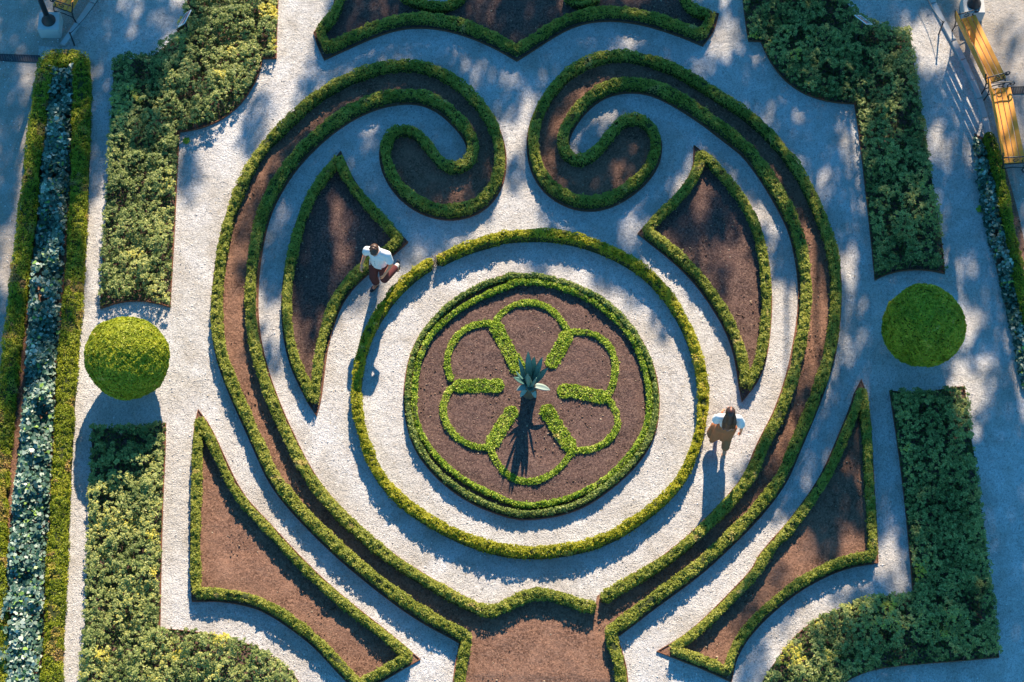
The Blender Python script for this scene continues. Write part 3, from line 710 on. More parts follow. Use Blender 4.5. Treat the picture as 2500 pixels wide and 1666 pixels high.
# ------------------------------------------------------------------ topiary balls
def ball(px, py, label, seed):
    zc, R = 0.92, 0.755
    c = G(px, py, zc); root = empty('topiary_ball', label, 'topiary', 'round topiary balls', loc=(c[0], c[1], 0))
    bm = bmesh.new(); bmesh.ops.create_icosphere(bm, subdivisions=4, radius=R * 0.915, matrix=Matrix.Translation((0, 0, zc)))
    bm_obj('stems', bm, M['stem'], root, True)
    N = 46000; v = rng.normal(0, 1, (N, 3)); v /= np.linalg.norm(v, axis=1)[:, None]
    lum = 0.5 * vnoise(v[:, 0] * 1.0 + 0.6 * v[:, 2], v[:, 1] - 0.5 * v[:, 2], 0.075, seed) + 0.5 * vnoise(v[:, 0] - 0.7 * v[:, 1], v[:, 2] + 0.4 * v[:, 1], 0.08, seed + 2)
    rr = R * (1 + 0.085 * (lum - 0.55) + 0.085 * (vnoise(v[:, 0] + 0.8 * v[:, 2], v[:, 1] + 0.3 * v[:, 2], 0.45, seed + 1) - 0.5)) - 0.025 * rng.random(N) ** 2
    pos = v * rr[:, None] + np.array([0, 0, zc])
    tint = 0.45 + 0.35 * (rng.random(N) - 0.5) + 0.35 * (vnoise(v[:, 0] * 2 + v[:, 2], v[:, 1] * 2, 0.4, seed + 4) - 0.5) + 0.3 * (vnoise(v[:, 0] + v[:, 2], v[:, 1], 0.05, seed + 6) - 0.5)
    br = vnoise(v[:, 0] - 0.4 * v[:, 2] + 7, v[:, 1] + 0.5 * v[:, 2], 0.13, seed + 9); tint = np.where(br > 0.86, tint + 0.35, tint)
    q_ = ~((vnoise(v[:, 0] + 0.5 * v[:, 2], v[:, 1] - 0.6 * v[:, 2] + 3, 0.06, seed + 12) > 0.94) & (rng.random(N) < 0.8))
    leaf_mesh('foliage', pos[q_], v[q_], 0.040, 0.025, tint[q_], M['ball'], 0.55, root)
    bm = bmesh.new(); tube_bm(bm, [(0, 0, -0.02), (0.01, 0, 0.12), (0, 0.01, 0.35)], [0.07, 0.055, 0.05], 10)
    bm_obj('trunk', bm, M['bark'], root, True)
ball(311, 873, 'round clipped topiary ball standing in sun on the left', 101)
ball(2255, 796, 'round clipped topiary ball standing in tree shade on the right', 102)

# ------------------------------------------------------------------ agave on its short stem
def agave():
    base = G(1293, 963, 0.0); root = empty('agave', 'blue-green agave with long pointed leaves in the middle of the flower bed', 'plant', loc=(base[0], base[1], 0.03))
    bm = bmesh.new(); lathe(bm, [(0.13, -0.05), (0.135, 0.1), (0.125, 0.28), (0.135, 0.40), (0.07, 0.48)], seg=14)
    for v in bm.verts: v.co += Vector((rng.normal(0, .008), rng.normal(0, .008), 0))
    bm_obj('stem', bm, M['bark'], root, True)
    specs = [(100, 82, 1.08, .085), (150, 80, 1.0, .075), (40, 76, .92, .085), (190, 76, .80, .075), (18, 64, .64, .095), (75, 70, .70, .10), (250, 86, .85, .09),
             (310, 82, .70, .09), (130, 62, .5, .09), (348, 10, .34, .085), (168, 42, .34, .07), (205, 22, .22, .075), (275, 45, .17, .08), (225, -20, .26, .06), (300, -25, .24, .06)]
    for az, up, L, wd in specs:
        az = math.radians(az); up0 = math.radians(up)
        d = Vector((math.cos(az), math.sin(az), 0)); side = Vector((-math.sin(az), math.cos(az), 0))
        n = 9; pc = d * 0.05 + Vector((0, 0, 0.43)); vs = []; fs = []; el = up0 - 0.12
        for i in range(n + 1):
            t = i / n; tang = d * math.cos(el) + Vector((0, 0, math.sin(el))); nor = Vector((0, 0, math.cos(el))) - d * math.sin(el)
            w = wd * (0.62 + 0.75 * math.sin(min(1, t * 1.25) * math.pi * 0.55)) * (1 - t ** 3.2) * 0.62 + 0.003
            for s_, lift in ((-1, 0.30), (-0.5, 0.07), (0, 0.0), (0.5, 0.07), (1, 0.30)): vs.append(pc + side * (s_ * w) + nor * (lift * w))
            vs.append(pc - nor * (0.16 * w + 0.006 * (1 - t)))
            pc = pc + tang * (L / n); el += 0.024 if up > 40 else -0.05
        for i in range(n):
            for k in range(4): fs.append((i * 6 + k, i * 6 + k + 1, (i + 1) * 6 + k + 1, (i + 1) * 6 + k))
            fs.append((i * 6 + 4, i * 6 + 5, (i + 1) * 6 + 5, (i + 1) * 6 + 4)); fs.append((i * 6 + 5, i * 6, (i + 1) * 6, (i + 1) * 6 + 5))
        o = mesh_obj('leaf', vs, fs, M['agave_pale_glint'] if up < 30 else M['agave'], root, True)  # lowest leaves get the pale tone that carries the painted glint
agave()
# ------------------------------------------------------------------ benches
def scroll_end(bm, x0, mirror=1):
    """cast-iron bench end in the plane x = x0 ; seat front is +Y"""
    r = 0.014
    tube_bm(bm, [(x0, -0.20, 0.0), (x0, -0.17, 0.2), (x0, -0.19, 0.42), (x0, -0.25, 0.62), (x0, -0.30, 0.84)], [r * 1.2, r, r, r, r], 6)       # rear leg and back upright
    tube_bm(bm, [(x0, 0.30, 0.0), (x0, 0.24, 0.10), (x0, 0.26, 0.24), (x0, 0.22, 0.40)], [r * 1.2, r, r, r], 6)                          # front leg
    tube_bm(bm, [(x0, -0.19, 0.40), (x0, 0.0, 0.385), (x0, 0.22, 0.40)], r, 6)                                                        # seat rail
    arm = [(x0, -0.26, 0.66), (x0, -0.1, 0.655), (x0, 0.1, 0.65), (x0, 0.22, 0.655)]
    for k in range(9):                                                                                                               # scroll at the front of the arm
        a = math.pi / 2 - k * math.pi / 4.2; rr = 0.062 * (1 - k * 0.075)
        arm.append((x0 + 0.002 * k, 0.22 + rr * math.cos(a) + 0.0, 0.593 + rr * math.sin(a)))
    tube_bm(bm, arm, r * 0.95, 6)
    tube_bm(bm, [(x0, 0.20, 0.40), (x0, 0.15, 0.5), (x0, 0.18, 0.585), (x0, 0.215, 0.60)], r * 0.9, 6)                                  # arm support
    ring = [(x0, 0.02 + 0.05 * math.cos(t * math.pi / 5), 0.53 + 0.05 * math.sin(t * math.pi / 5)) for t in range(11)]
    tube_bm(bm, ring, r * 0.7, 5)
    tube_bm(bm, [(x0, -0.19, 0.2), (x0, 0.02, 0.24), (x0, 0.25, 0.2)], r * 0.8, 6)

def bench(a_px, b_px, label, front, ext=None):
    """a_px, b_px: the seat's centre line ends (plan) ; front = +1 / -1 side the sitter faces"""
    a, b = G(*a_px, 0.43)[:2], G(*b_px, 0.43)[:2]
    v = b - a; L = float(np.linalg.norm(v)) if ext is None else ext
    u = v / np.linalg.norm(v); c = a + u * L / 2
    ang = math.atan2(u[1], u[0])
    if front < 0: ang += math.pi
    root = empty('park_bench', label, 'bench', 'slatted park benches', loc=(c[0], c[1], 0.004), rz=ang)
    def slat(name, y, z, wy, tz, tiltx):
        bm = bmesh.new(); bx(bm, 0, 0, 0, L - 0.05, wy, tz, 0.006)
        o = bm_obj(name, bm, M['wood'], root); o.location = (0, y, z); o.rotation_euler = (tiltx, 0, 0)
    for k in range(4): slat('seat_slat', -0.135 + k * 0.106, 0.428 - 0.006 * (k == 0) + 0.004 * (k == 3), 0.092, 0.03, 0.03)
    for k in range(3): slat('back_slat', -0.205 - 0.031 * k, 0.52 + 0.125 * k, 0.03, 0.095, 0.24)
    for x0 in (-L / 2 + 0.03, L / 2 - 0.03):
        bm = bmesh.new(); scroll_end(bm, x0); bm_obj('iron_end', bm, M['iron'], root, True)
bench((2354, 42), (2431, 201), 'yellow-brown slatted bench beside the lamp pedestal at the upper right', 1)
bench((2438, 213), (2475, 401), 'yellow-brown slatted bench ending at the right-hand clipped hedge', 1)
bench((153, 25), (172, -8), 'slatted bench cut off by the top edge behind the left lamp', 1, ext=1.5)

# ------------------------------------------------------------------ lamp posts on concrete pedestals
def lamp(px, py, label):
    hp = 0.32; c = G(px, py, hp)
    root = empty('street_lamp', label, 'lamp', 'lamp posts on concrete pedestals', loc=(c[0], c[1], 0.0))
    bm = bmesh.new(); bx(bm, 0, 0, hp / 2 - 0.01, 0.42, 0.42, hp + 0.02, 0.012); bm_obj('pedestal', bm, M['concrete'], root)
    bm = bmesh.new(); lathe(bm, [(0.14, hp + 0.002), (0.14, hp + 0.03), (0.115, hp + 0.05), (0.11, hp + 0.09), (0.085, hp + 0.12), (0.062, hp + 0.2), (0.056, hp + 0.25)], seg=28); bm_obj('base_flange', bm, M['iron'], root, True)
    bm = bmesh.new(); lathe(bm, [(0.056, hp + 0.22), (0.05, 2.0), (0.042, 3.6), (0.06, 3.62), (0.06, 3.68), (0.03, 3.7)], seg=20); bm_obj('post', bm, M['iron'], root, True)
    bm = bmesh.new(); lathe(bm, [(0.03, 3.7), (0.11, 3.8), (0.17, 4.15), (0.15, 4.2)], seg=18); bm_obj('lantern_glass', bm, M['glass'], root, True)
    bm = bmesh.new(); lathe(bm, [(0.2, 4.2), (0.2, 4.22), (0.08, 4.36), (0.02, 4.48)], seg=18); bm_obj('lantern_cap', bm, M['iron'], root, True)
    for k in range(4):
        t = math.pi / 4 + k * math.pi / 2; bm = bmesh.new()
        lathe(bm, [(0.011, hp + 0.028), (0.011, hp + 0.045)], 0.126 * math.cos(t), 0.126 * math.sin(t), 6); bm_obj('bolt', bm, M['iron'], root)
lamp(119, 51, 'black lamp post on a concrete block at the upper left')
lamp(2378, 10, 'black lamp post on a concrete block at the upper right')

# ------------------------------------------------------------------ low wire fences
def fence(posts, label, wire_to):
    b0 = G(*posts[0], 0.0); root = empty('wire_fence', label, 'fence', None, loc=(b0[0], b0[1], 0))
    tops = []
    for px, py in posts:
        b = G(px, py, 0.0) - np.array([b0[0], b0[1], 0]); bm = bmesh.new()
        tube_bm(bm, [(b[0], b[1], -0.02), (b[0], b[1], 0.3), (b[0], b[1], 0.46)], [0.017, 0.015, 0.015], 8)
        tube_bm(bm, [(b[0], b[1], 0.46), (b[0], b[1], 0.475)], [0.024, 0.018], 8)
        bm_obj('fence_post', bm, M['iron'], root, True); tops.append(Vector((b[0], b[1], 0.43)))
    ends = [Vector((G(*w, 0.43) - np.array([b0[0], b0[1], 0]))) for w in wire_to]
    for a, b in list(zip(tops[:-1], tops[1:])) + [(tops[-1] if i else tops[0], e) for i, e in enumerate(ends)]:
        bm = bmesh.new(); q = [a.lerp(b, t / 8) - Vector((0, 0, 0.16 * (1 - (t / 4 - 1) ** 2))) for t in range(9)]
        tube_bm(bm, q, 0.007, 5); bm_obj('wire', bm, M['iron'], root, True)
fence([(182, 111), (300, -60)], 'low wire fence on a dark post above the mossy hedge frame', [])
fence([(2292, 84), (2225, -50)], 'low wire fence on a dark post left of the upper right bench', [])

# ------------------------------------------------------------------ information panels
def panel(lowA, lowB, zl, highA, highB, zh, label, feet):
    la, lb, ha, hb = G(*lowA, zl), G(*lowB, zl), G(*highA, zh), G(*highB, zh)
    c0 = (la + lb + ha + hb) / 4; root = empty('information_panel', label, 'sign', 'small information panels', loc=(c0[0], c0[1], 0))
    q = [Vector(v - np.array([c0[0], c0[1], 0])) for v in (la, lb, hb, ha)]
    n = (q[1] - q[0]).cross(q[3] - q[0]).normalized()
    if n.z < 0: n = -n
    def quad(name, u0, u1, v0, v1, lift, th, mat):
        f = lambda u, v: q[0].lerp(q[1], u).lerp(q[3].lerp(q[2], u), v)
        p = [f(u0, v0), f(u1, v0), f(u1, v1), f(u0, v1)]; vs = [x + n * lift for x in p] + [x + n * (lift - th) for x in p]
        mesh_obj(name, vs, [(0, 1, 2, 3), (7, 6, 5, 4), (0, 4, 5, 1), (1, 5, 6, 2), (2, 6, 7, 3), (3, 7, 4, 0)], mat, root)
    quad('board', 0, 1, 0, 1, 0, 0.018, M['panel_white'])
    quad('printed_band', 0.04, 0.96, 0.70, 0.95, 0.003, 0.002, M['panel_red'])
    quad('picture', 0.08, 0.45, 0.12, 0.62, 0.003, 0.002, M['panel_grey'])
    for k in range(5): quad('text_line', 0.52, 0.92 - 0.05 * (k % 2), 0.16 + 0.1 * k, 0.185 + 0.1 * k, 0.003, 0.002, M['panel_grey'])
    c = (q[0] + q[1] + q[2] + q[3]) / 4
    bm = bmesh.new(); tube_bm(bm, [(c.x, c.y, -0.02), (c.x, c.y, c.z - 0.02)], [0.022, 0.022], 10); bm_obj('post', bm, M['iron'], root, True)
panel((451, 34), (433, 67), 0.5, (466, 24), (449, 57), 0.745, 'small tilted information panel beside the upper left shrubs', None)
panel((2131, 60), (2102, 37), 0.5, (2116, 58.7), (2087, 36.7), 0.92, 'small tilted information panel beside the upper right shrubs', None)

# ------------------------------------------------------------------ drain channels
def drain(pa, pb, width, label):
    a, b = G(*pa, 0)[:2], G(*pb, 0)[:2]; v = b - a; L = float(np.linalg.norm(v)); c = (a + b) / 2
    root = empty('drain_grate', label, 'drain', 'linear drain channels', loc=(c[0], c[1], 0.006), rz=math.atan2(v[1], v[0]))
    bm = bmesh.new(); bx(bm, 0, 0, 0.001, L, width, 0.006); bm_obj('channel', bm, M['dark'], root)
    bm = bmesh.new()
    for s in (-1, 1): bx(bm, 0, s * (width / 2 - 0.008), 0.008, L, 0.016, 0.012)
    bm_obj('frame', bm, M['iron'], root)
    bm = bmesh.new()
    for k in range(int(L / 0.034)): bx(bm, -L / 2 + 0.017 + k * 0.034, 0, 0.008, 0.013, width - 0.034, 0.009)
    o = bm_obj('bars', bm, M['drain'], root); o['kind'] = 'stuff'
M['drain'] = mat_plain('drain_steel', (0.10, 0.11, 0.12), 0.5, 0.4, 0.3, 12, 0.3)
drain((-60, 139), (97, 145), 0.16, 'linear steel drain grate crossing the path at the left edge')
drain((2466, 222), (2600, 218), 0.17, 'linear steel drain grate behind the benches at the right edge')

# ------------------------------------------------------------------ straw and fallen bits on the left path
def litter():
    n = 900; px = np.r_[rng.uniform(-20, 190, 520), rng.uniform(100, 420, 160), rng.uniform(2280, 2500, 120), rng.uniform(300, 2300, 500)]; py = np.r_[rng.uniform(-20, 760, 520), rng.uniform(0, 330, 160), rng.uniform(0, 400, 120), rng.uniform(300, 1600, 500)]
    pos = np.array([G(a, b, 0.016) for a, b in zip(px, py)])
    wl_ok = (px < 95 - py * 0.085) | (py < 105) | (px > 205)
    pos = pos[wl_ok]; N = len(pos); al = np.c_[rng.normal(0, 1, (N, 2)), np.zeros(N)]
    o = leaf_mesh('dry_litter', pos, np.tile([0, 0, 1.0], (N, 1)), 0.075, 0.010, rng.random(N), M['straw'], 0.15, None, along=al)
    tag(o, 'dry straw and needles scattered over the gravel paths', 'litter')
litter()

# small clods on the soil, loose stones on the gravel
def bits(name, pos, size, mat, label, cat, tint):
    n = len(pos); oc = np.array([(1, 0, 0), (-1, 0, 0), (0, 1, 0), (0, -1, 0), (0, 0, 0.8), (0, 0, -0.8)], float)
    a = rng.random(n) * 6.28; ca, sa = np.cos(a), np.sin(a); sc = size[:, None, None] * (0.6 + 0.8 * rng.random((n, 6, 1)))
    v = np.tile(oc, (n, 1, 1)) * sc; v = np.stack([v[..., 0] * ca[:, None] - v[..., 1] * sa[:, None], v[..., 0] * sa[:, None] + v[..., 1] * ca[:, None], v[..., 2]], -1) + pos[:, None, :]
    f = np.array([(0, 2, 4), (2, 1, 4), (1, 3, 4), (3, 0, 4), (2, 0, 5), (1, 2, 5), (3, 1, 5), (0, 3, 5)]); f = (f[None] + 6 * np.arange(n)[:, None, None]).reshape(-1)
    me = bpy.data.meshes.new(name); me.vertices.add(6 * n); me.vertices.foreach_set('co', v.astype(np.float32).ravel()); me.loops.add(len(f)); me.loops.foreach_set('vertex_index', f.astype(np.int32))
    me.polygons.add(len(f) // 3); me.polygons.foreach_set('loop_start', np.arange(0, len(f), 3, dtype=np.int32)); me.update(calc_edges=True)
    me.attributes.new('tint', 'FLOAT', 'POINT').data.foreach_set('value', np.repeat(tint, 6).astype(np.float32)); me.materials.append(mat)
    tag(link(bpy.data.objects.new(name, me)), label, cat, None, 'stuff')
M['clod'] = mat_leaf('clod', [(0.0, (0.07, 0.04, 0.03)), (0.7, (0.26, 0.16, 0.11)), (1.0, (0.50, 0.38, 0.26))], 0.0, 0.95, 0.1)
M['stone'] = mat_leaf('loose_stone', [(0.0, (0.30, 0.29, 0.28)), (0.4, (0.62, 0.60, 0.58)), (1.0, (0.88, 0.87, 0.85))], 0.0, 0.9, 0.2)
cp = []
for poly, zz in SOILS:
    lo, hi = poly.min(0), poly.max(0); n = int(abs(area2(poly)) * 170); x = rng.uniform(lo[0], hi[0], n * 4); y = rng.uniform(lo[1], hi[1], n * 4); k = inside(poly, x, y)
    cp.append(np.c_[x[k][:n], y[k][:n], np.full(min(n, k.sum()), zz)])
cp = np.vstack(cp); bits('soil_clods', cp, 0.006 + 0.018 * rng.random(len(cp)) ** 4, M['clod'], 'loose crumbs of soil lying on the planting beds', 'soil', rng.random(len(cp)))
x, y = rng.uniform(-11, 11, 26000), rng.uniform(-8, 9, 26000)
k = vnoise(x, y, 0.35, 77) + 0.5 * vnoise(x, y, 0.9, 78) > 0.62; x, y = x[k], y[k]
bits('loose_stones', np.c_[x, y, np.full(len(x), 0.004)], 0.006 + 0.012 * rng.random(len(x)) ** 2, M['stone'], 'loose pale stones lying on the gravel paths', 'stones', rng.random(len(x)))

# a weed and small leaf clump on the gravel
def weed(px, py, label):
    g = G(px, py, 0); N = 60; a = rng.random(N) * 6.28; r_ = 0.07 * np.sqrt(rng.random(N))
    pos = np.c_[r_ * np.cos(a), r_ * np.sin(a), 0.02 + 0.02 * rng.random(N)]
    root = empty('weed', label, 'plant', loc=(g[0], g[1], 0))
    leaf_mesh('foliage', pos, np.tile([0, 0, 1.0], (N, 1)), 0.05, 0.028, 0.4 + 0.3 * rng.random(N), M['sedge'], 0.4, root)
weed(455, 345, 'single green weed on the gravel at the corner of the upper left border')
weed(2392, 512, 'small green weed on the shaded gravel beside the straggling ivy')

# ------------------------------------------------------------------ people
def remeshed(name, build, voxel, mat, parent, smooth_it=3):
    bm = bmesh.new(); build(bm); me = bpy.data.meshes.new(name); bm.to_mesh(me); bm.free()
    tmp = bpy.data.objects.new(name, me); COL.objects.link(tmp)
    m = tmp.modifiers.new('r', 'REMESH'); m.mode = 'VOXEL'; m.voxel_size = voxel
    s_ = tmp.modifiers.new('s', 'SMOOTH'); s_.iterations = smooth_it; s_.factor = 0.5
    dg = bpy.context.evaluated_depsgraph_get(); dg.update()
    me2 = bpy.data.meshes.new_from_object(tmp.evaluated_get(dg))
    bpy.data.objects.remove(tmp); bpy.data.meshes.remove(me)
    me2.name = name; me2.materials.clear(); me2.materials.append(mat)
    me2.polygons.foreach_set('use_smooth', [True] * len(me2.polygons))
    return link(bpy.data.objects.new(name, me2), parent)

def ell(bm, c, r, rot=None):
    bmesh.ops.create_uvsphere(bm, u_segments=20, v_segments=14, radius=1.0, matrix=Matrix.Translation(c) @ (rot if rot is not None else Matrix()) @ Matrix.Diagonal((*r, 1)))

def limb(bm, pts, rad, sub=4):
    """tapered limb: spheres at the joints bridged by a tapered tube"""
    pts = [Vector(p) for p in pts]
    for a, b, ra, rb in zip(pts[:-1], pts[1:], rad[:-1], rad[1:]):
        q = [a.lerp(b, t / sub) for t in range(sub + 1)]; tube_bm(bm, q, [ra + (rb - ra) * t / sub for t in range(sub + 1)], 14)
    for p, r_ in zip(pts, rad): ell(bm, p, (r_, r_, r_))

def hand(bm, wrist, d, nrm, thumb_side):
    """palm and five bent fingers; d: pointing direction, nrm: back of the hand"""
    d = Vector(d).normalized(); n = Vector(nrm); n = (n - d * n.dot(d)).normalized(); s = d.cross(n) * thumb_side
    w = Vector(wrist); rot = Matrix((d, s, n)).transposed().to_4x4()
    ell(bm, w + d * 0.05, (0.052, 0.042, 0.017), rot)
    for k, (off, ln) in enumerate(((0.030, 0.068), (0.011, 0.078), (-0.009, 0.073), (-0.028, 0.056))):
        b = w + d * 0.088 + s * off; j = b + d * ln * 0.45 - n * ln * 0.14; e = j + d * ln * 0.25 - n * ln * 0.42
        limb(bm, [b, j, e], [0.0095, 0.0088, 0.0075], 2)
    b = w + d * 0.03 + s * 0.036; limb(bm, [b, b + s * 0.026 + d * 0.03 - n * 0.01, b + s * 0.026 + d * 0.062 - n * 0.022], [0.012, 0.0105, 0.0085], 2)

def head(bm, c, R_):
    """c: head centre; R_: 3x3 head rotation, face towards local -Y"""
    T = lambda v: c + R_ @ Vector(v); r4 = R_.to_4x4()
    ell(bm, T((0, 0.012, 0.025)), (0.076, 0.095, 0.098), r4)            # skull
    ell(bm, T((0, -0.03, -0.045)), (0.058, 0.062, 0.075), r4)           # jaw and face
    ell(bm, T((0, -0.098, -0.012)), (0.012, 0.020, 0.028), r4)          # nose
    ell(bm, T((0, -0.078, -0.095)), (0.022, 0.020, 0.018), r4)          # chin
    for s in (-1, 1):
        ell(bm, T((s * 0.079, 0.012, -0.01)), (0.010, 0.020, 0.033), r4)  # ears
        ell(bm, T((s * 0.034, -0.080, 0.028)), (0.026, 0.014, 0.010), r4)  # brow
    ell(bm, T((0, -0.084, -0.058)), (0.022, 0.012, 0.010), r4)          # mouth

def face_bits(root_head, c, R_):
    for s in (-1, 1):
        bm = bmesh.new(); ell(bm, c + R_ @ Vector((s * 0.032, -0.083, 0.006)), (0.012, 0.009, 0.009), R_.to_4x4()); bm_obj('eye', bm, M['eye'], root_head, True)
        bm = bmesh.new(); ell(bm, c + R_ @ Vector((s * 0.032, -0.0915, 0.006)), (0.005, 0.003, 0.005), R_.to_4x4()); bm_obj('iris', bm, M['dark'], root_head, True)
    bm = bmesh.new(); ell(bm, c + R_ @ Vector((0, -0.094, -0.058)), (0.021, 0.006, 0.008), R_.to_4x4()); bm_obj('lips', bm, M['lip'], root_head, True)

def shoe(name, ankle, toe_dir, pitch, mat, root, low=False):
    """ankle joint position, flat direction of the toe, pitch of the sole (heel up > 0)"""
    t = Vector((toe_dir[0], toe_dir[1], 0)).normalized(); side = Vector((-t.y, t.x, 0))
    fwd = t * math.cos(pitch) - Vector((0, 0, math.sin(pitch))); upv = side.cross(fwd).normalized() * -1
    if upv.z < 0: upv = -upv
    rot = Matrix((fwd, side, upv)).transposed().to_4x4(); A = Vector(ankle)
    def b(bm):
        ell(bm, A - upv * 0.045 + fwd * 0.10, (0.105, 0.046, 0.036), rot); ell(bm, A - upv * 0.045 - fwd * 0.015, (0.062, 0.036, 0.040), rot)
        ell(bm, A - upv * 0.066 + fwd * 0.06, (0.15, 0.043, 0.016), rot)
        if not low: limb(bm, [A - upv * 0.03, A + upv * 0.012], [0.046, 0.044], 2)
    return remeshed(name, b, 0.008, mat, root, 2)

def man():
    g = G(931, 697, 0.0); root = empty('person', 'person in a white short-sleeved shirt and maroon trousers walking towards the camera', 'person', loc=(g[0], g[1], 0.004), rz=math.radians(-24)); root.scale = (0.96, 0.96, 0.98)
    # local frame: faces -Y, +X is his left
    hipL, hipR = Vector((0.095, 0.02, 0.92)), Vector((-0.095, 0.0, 0.92))
    kneeR, ankR = Vector((-0.09, -0.10, 0.50)), Vector((-0.08, -0.04, 0.085))
    kneeL, ankL = Vector((0.135, -0.06, 0.52)), Vector((0.215, 0.36, 0.42))
    shL, shR = Vector((0.195, 0.05, 1.42)), Vector((-0.195, -0.02, 1.42))
    elL, wrL = Vector((0.29, 0.0, 1.16)), Vector((0.22, -0.17, 1.0))
    elR, wrR = Vector((-0.275, 0.03, 1.15)), Vector((-0.25, -0.20, 1.10))
    neck, hc = Vector((0, -0.01, 1.49)), Vector((-0.01, -0.05, 1.635))
    Rh = Matrix.Rotation(math.radians(14), 3, 'Z') @ Matrix.Rotation(math.radians(24), 3, 'X')
    def body(bm):
        ell(bm, (0, 0.02, 0.97), (0.155, 0.105, 0.12)); ell(bm, (0, 0.02, 1.12), (0.145, 0.095, 0.16)); ell(bm, (0, 0.02, 1.32), (0.175, 0.105, 0.15))
        limb(bm, [shR, Vector((0, 0.02, 1.45)), shL], [0.06, 0.07, 0.06]); limb(bm, [(0, 0.02, 1.42), neck, hc], [0.065, 0.055, 0.05])
        limb(bm, [hipL, kneeL, ankL], [0.085, 0.058, 0.040]); limb(bm, [hipR, kneeR, ankR], [0.085, 0.058, 0.040])
        limb(bm, [shL, elL, wrL], [0.052, 0.040, 0.027]); limb(bm, [shR, elR, wrR], [0.052, 0.040, 0.027])
        for a_, tdir in ((ankR, (-0.15, -1, 0)), (ankL, (0.15, -0.5, -0.9))):
            td = Vector(tdir).normalized(); limb(bm, [a_, a_ + td * 0.12 + Vector((0, 0, -0.035))], [0.034, 0.028])
        hand(bm, wrL, (-0.3, -0.7, -0.75), (0.9, -0.3, 0.2), 1); hand(bm, wrR, (0.25, -0.9, -0.25), (-0.7, 0.0, 0.7), -1); head(bm, hc, Rh)
    b = remeshed('body', body, 0.0085, M['skin'], root); face_bits(b, hc, Rh)
    def shirt(bm):
        ell(bm, (0, 0.02, 1.02), (0.175, 0.125, 0.12)); ell(bm, (0, 0.02, 1.16), (0.168, 0.118, 0.17)); ell(bm, (0, 0.02, 1.32), (0.20, 0.125, 0.15))
        limb(bm, [shR, Vector((0, 0.03, 1.455)), shL], [0.082, 0.078, 0.082]); limb(bm, [shL, shL.lerp(elL, 0.62)], [0.082, 0.075]); limb(bm, [shR, shR.lerp(elR, 0.62)], [0.082, 0.075])
        ell(bm, (0, 0.02, 0.95), (0.172, 0.122, 0.05))
        for k in range(5): limb(bm, [(-0.13 + 0.06 * k, -0.098, 1.0 + 0.03 * (k % 2)), (-0.11 + 0.055 * k, -0.105, 1.3)], [0.012, 0.006])
    sh_ = remeshed('shirt', shirt, 0.010, M['white_cloth'], root, 2)
    for k in range(3):
        bm = bmesh.new(); ell(bm, (0.0, -0.122 + 0.006 * k, 1.28 - 0.085 * k), (0.007, 0.006, 0.007)); bm_obj('button', bm, M['panel_grey'], sh_)
    def collar(bm): limb(bm, [(-0.065, 0.03, 1.52), (-0.055, -0.06, 1.475), (0, -0.10, 1.42), (0.055, -0.06, 1.475), (0.065, 0.03, 1.52), (0, 0.09, 1.53), (-0.065, 0.03, 1.52)], [0.018] * 7)
    remeshed('collar', collar, 0.008, M['white_cloth'], sh_, 2)
    def tr(bm):
        ell(bm, (0, 0.02, 0.93), (0.172, 0.122, 0.09)); limb(bm, [hipL, kneeL, kneeL.lerp(ankL, 0.72)], [0.108, 0.085, 0.078]); limb(bm, [hipR, kneeR, kneeR.lerp(ankR, 0.70)], [0.108, 0.085, 0.078])
    remeshed('trousers', tr, 0.010, M['maroon_cloth'], root, 2)
    for a_, k_ in ((ankR, kneeR), (ankL, kneeL)):
        bm = bmesh.new(); tube_bm(bm, [a_ + (a_ - k_) * 0.02, a_.lerp(k_, 0.34)], [0.047, 0.05], 16); bm_obj('sock', bm, M['sock'], root, True)
    shoe('shoe', ankR, (-0.25, -1, 0), 0.0, M['shoe'], root); shoe('shoe', ankL, (0.2, -0.6, 0), 1.25, M['shoe'], root)
    def hair(bm):
        r4 = Rh.to_4x4(); ell(bm, hc + Rh @ Vector((0, 0.026, 0.048)), (0.088, 0.103, 0.098), r4); ell(bm, hc + Rh @ Vector((0.01, -0.055, 0.098)), (0.068, 0.055, 0.042), r4)
        for k in range(46):
            a_ = rng.random() * 6.28; e_ = 0.35 + rng.random() * 1.15; v_ = Vector((0.084 * math.cos(a_) * math.cos(e_), 0.012 + 0.1 * math.sin(a_) * math.cos(e_), 0.05 + 0.098 * math.sin(e_)))
            ell(bm, hc + Rh @ v_, (0.021, 0.021, 0.016), r4)
    remeshed('hair', hair, 0.0075, M['hair_m'], root, 1)
man()

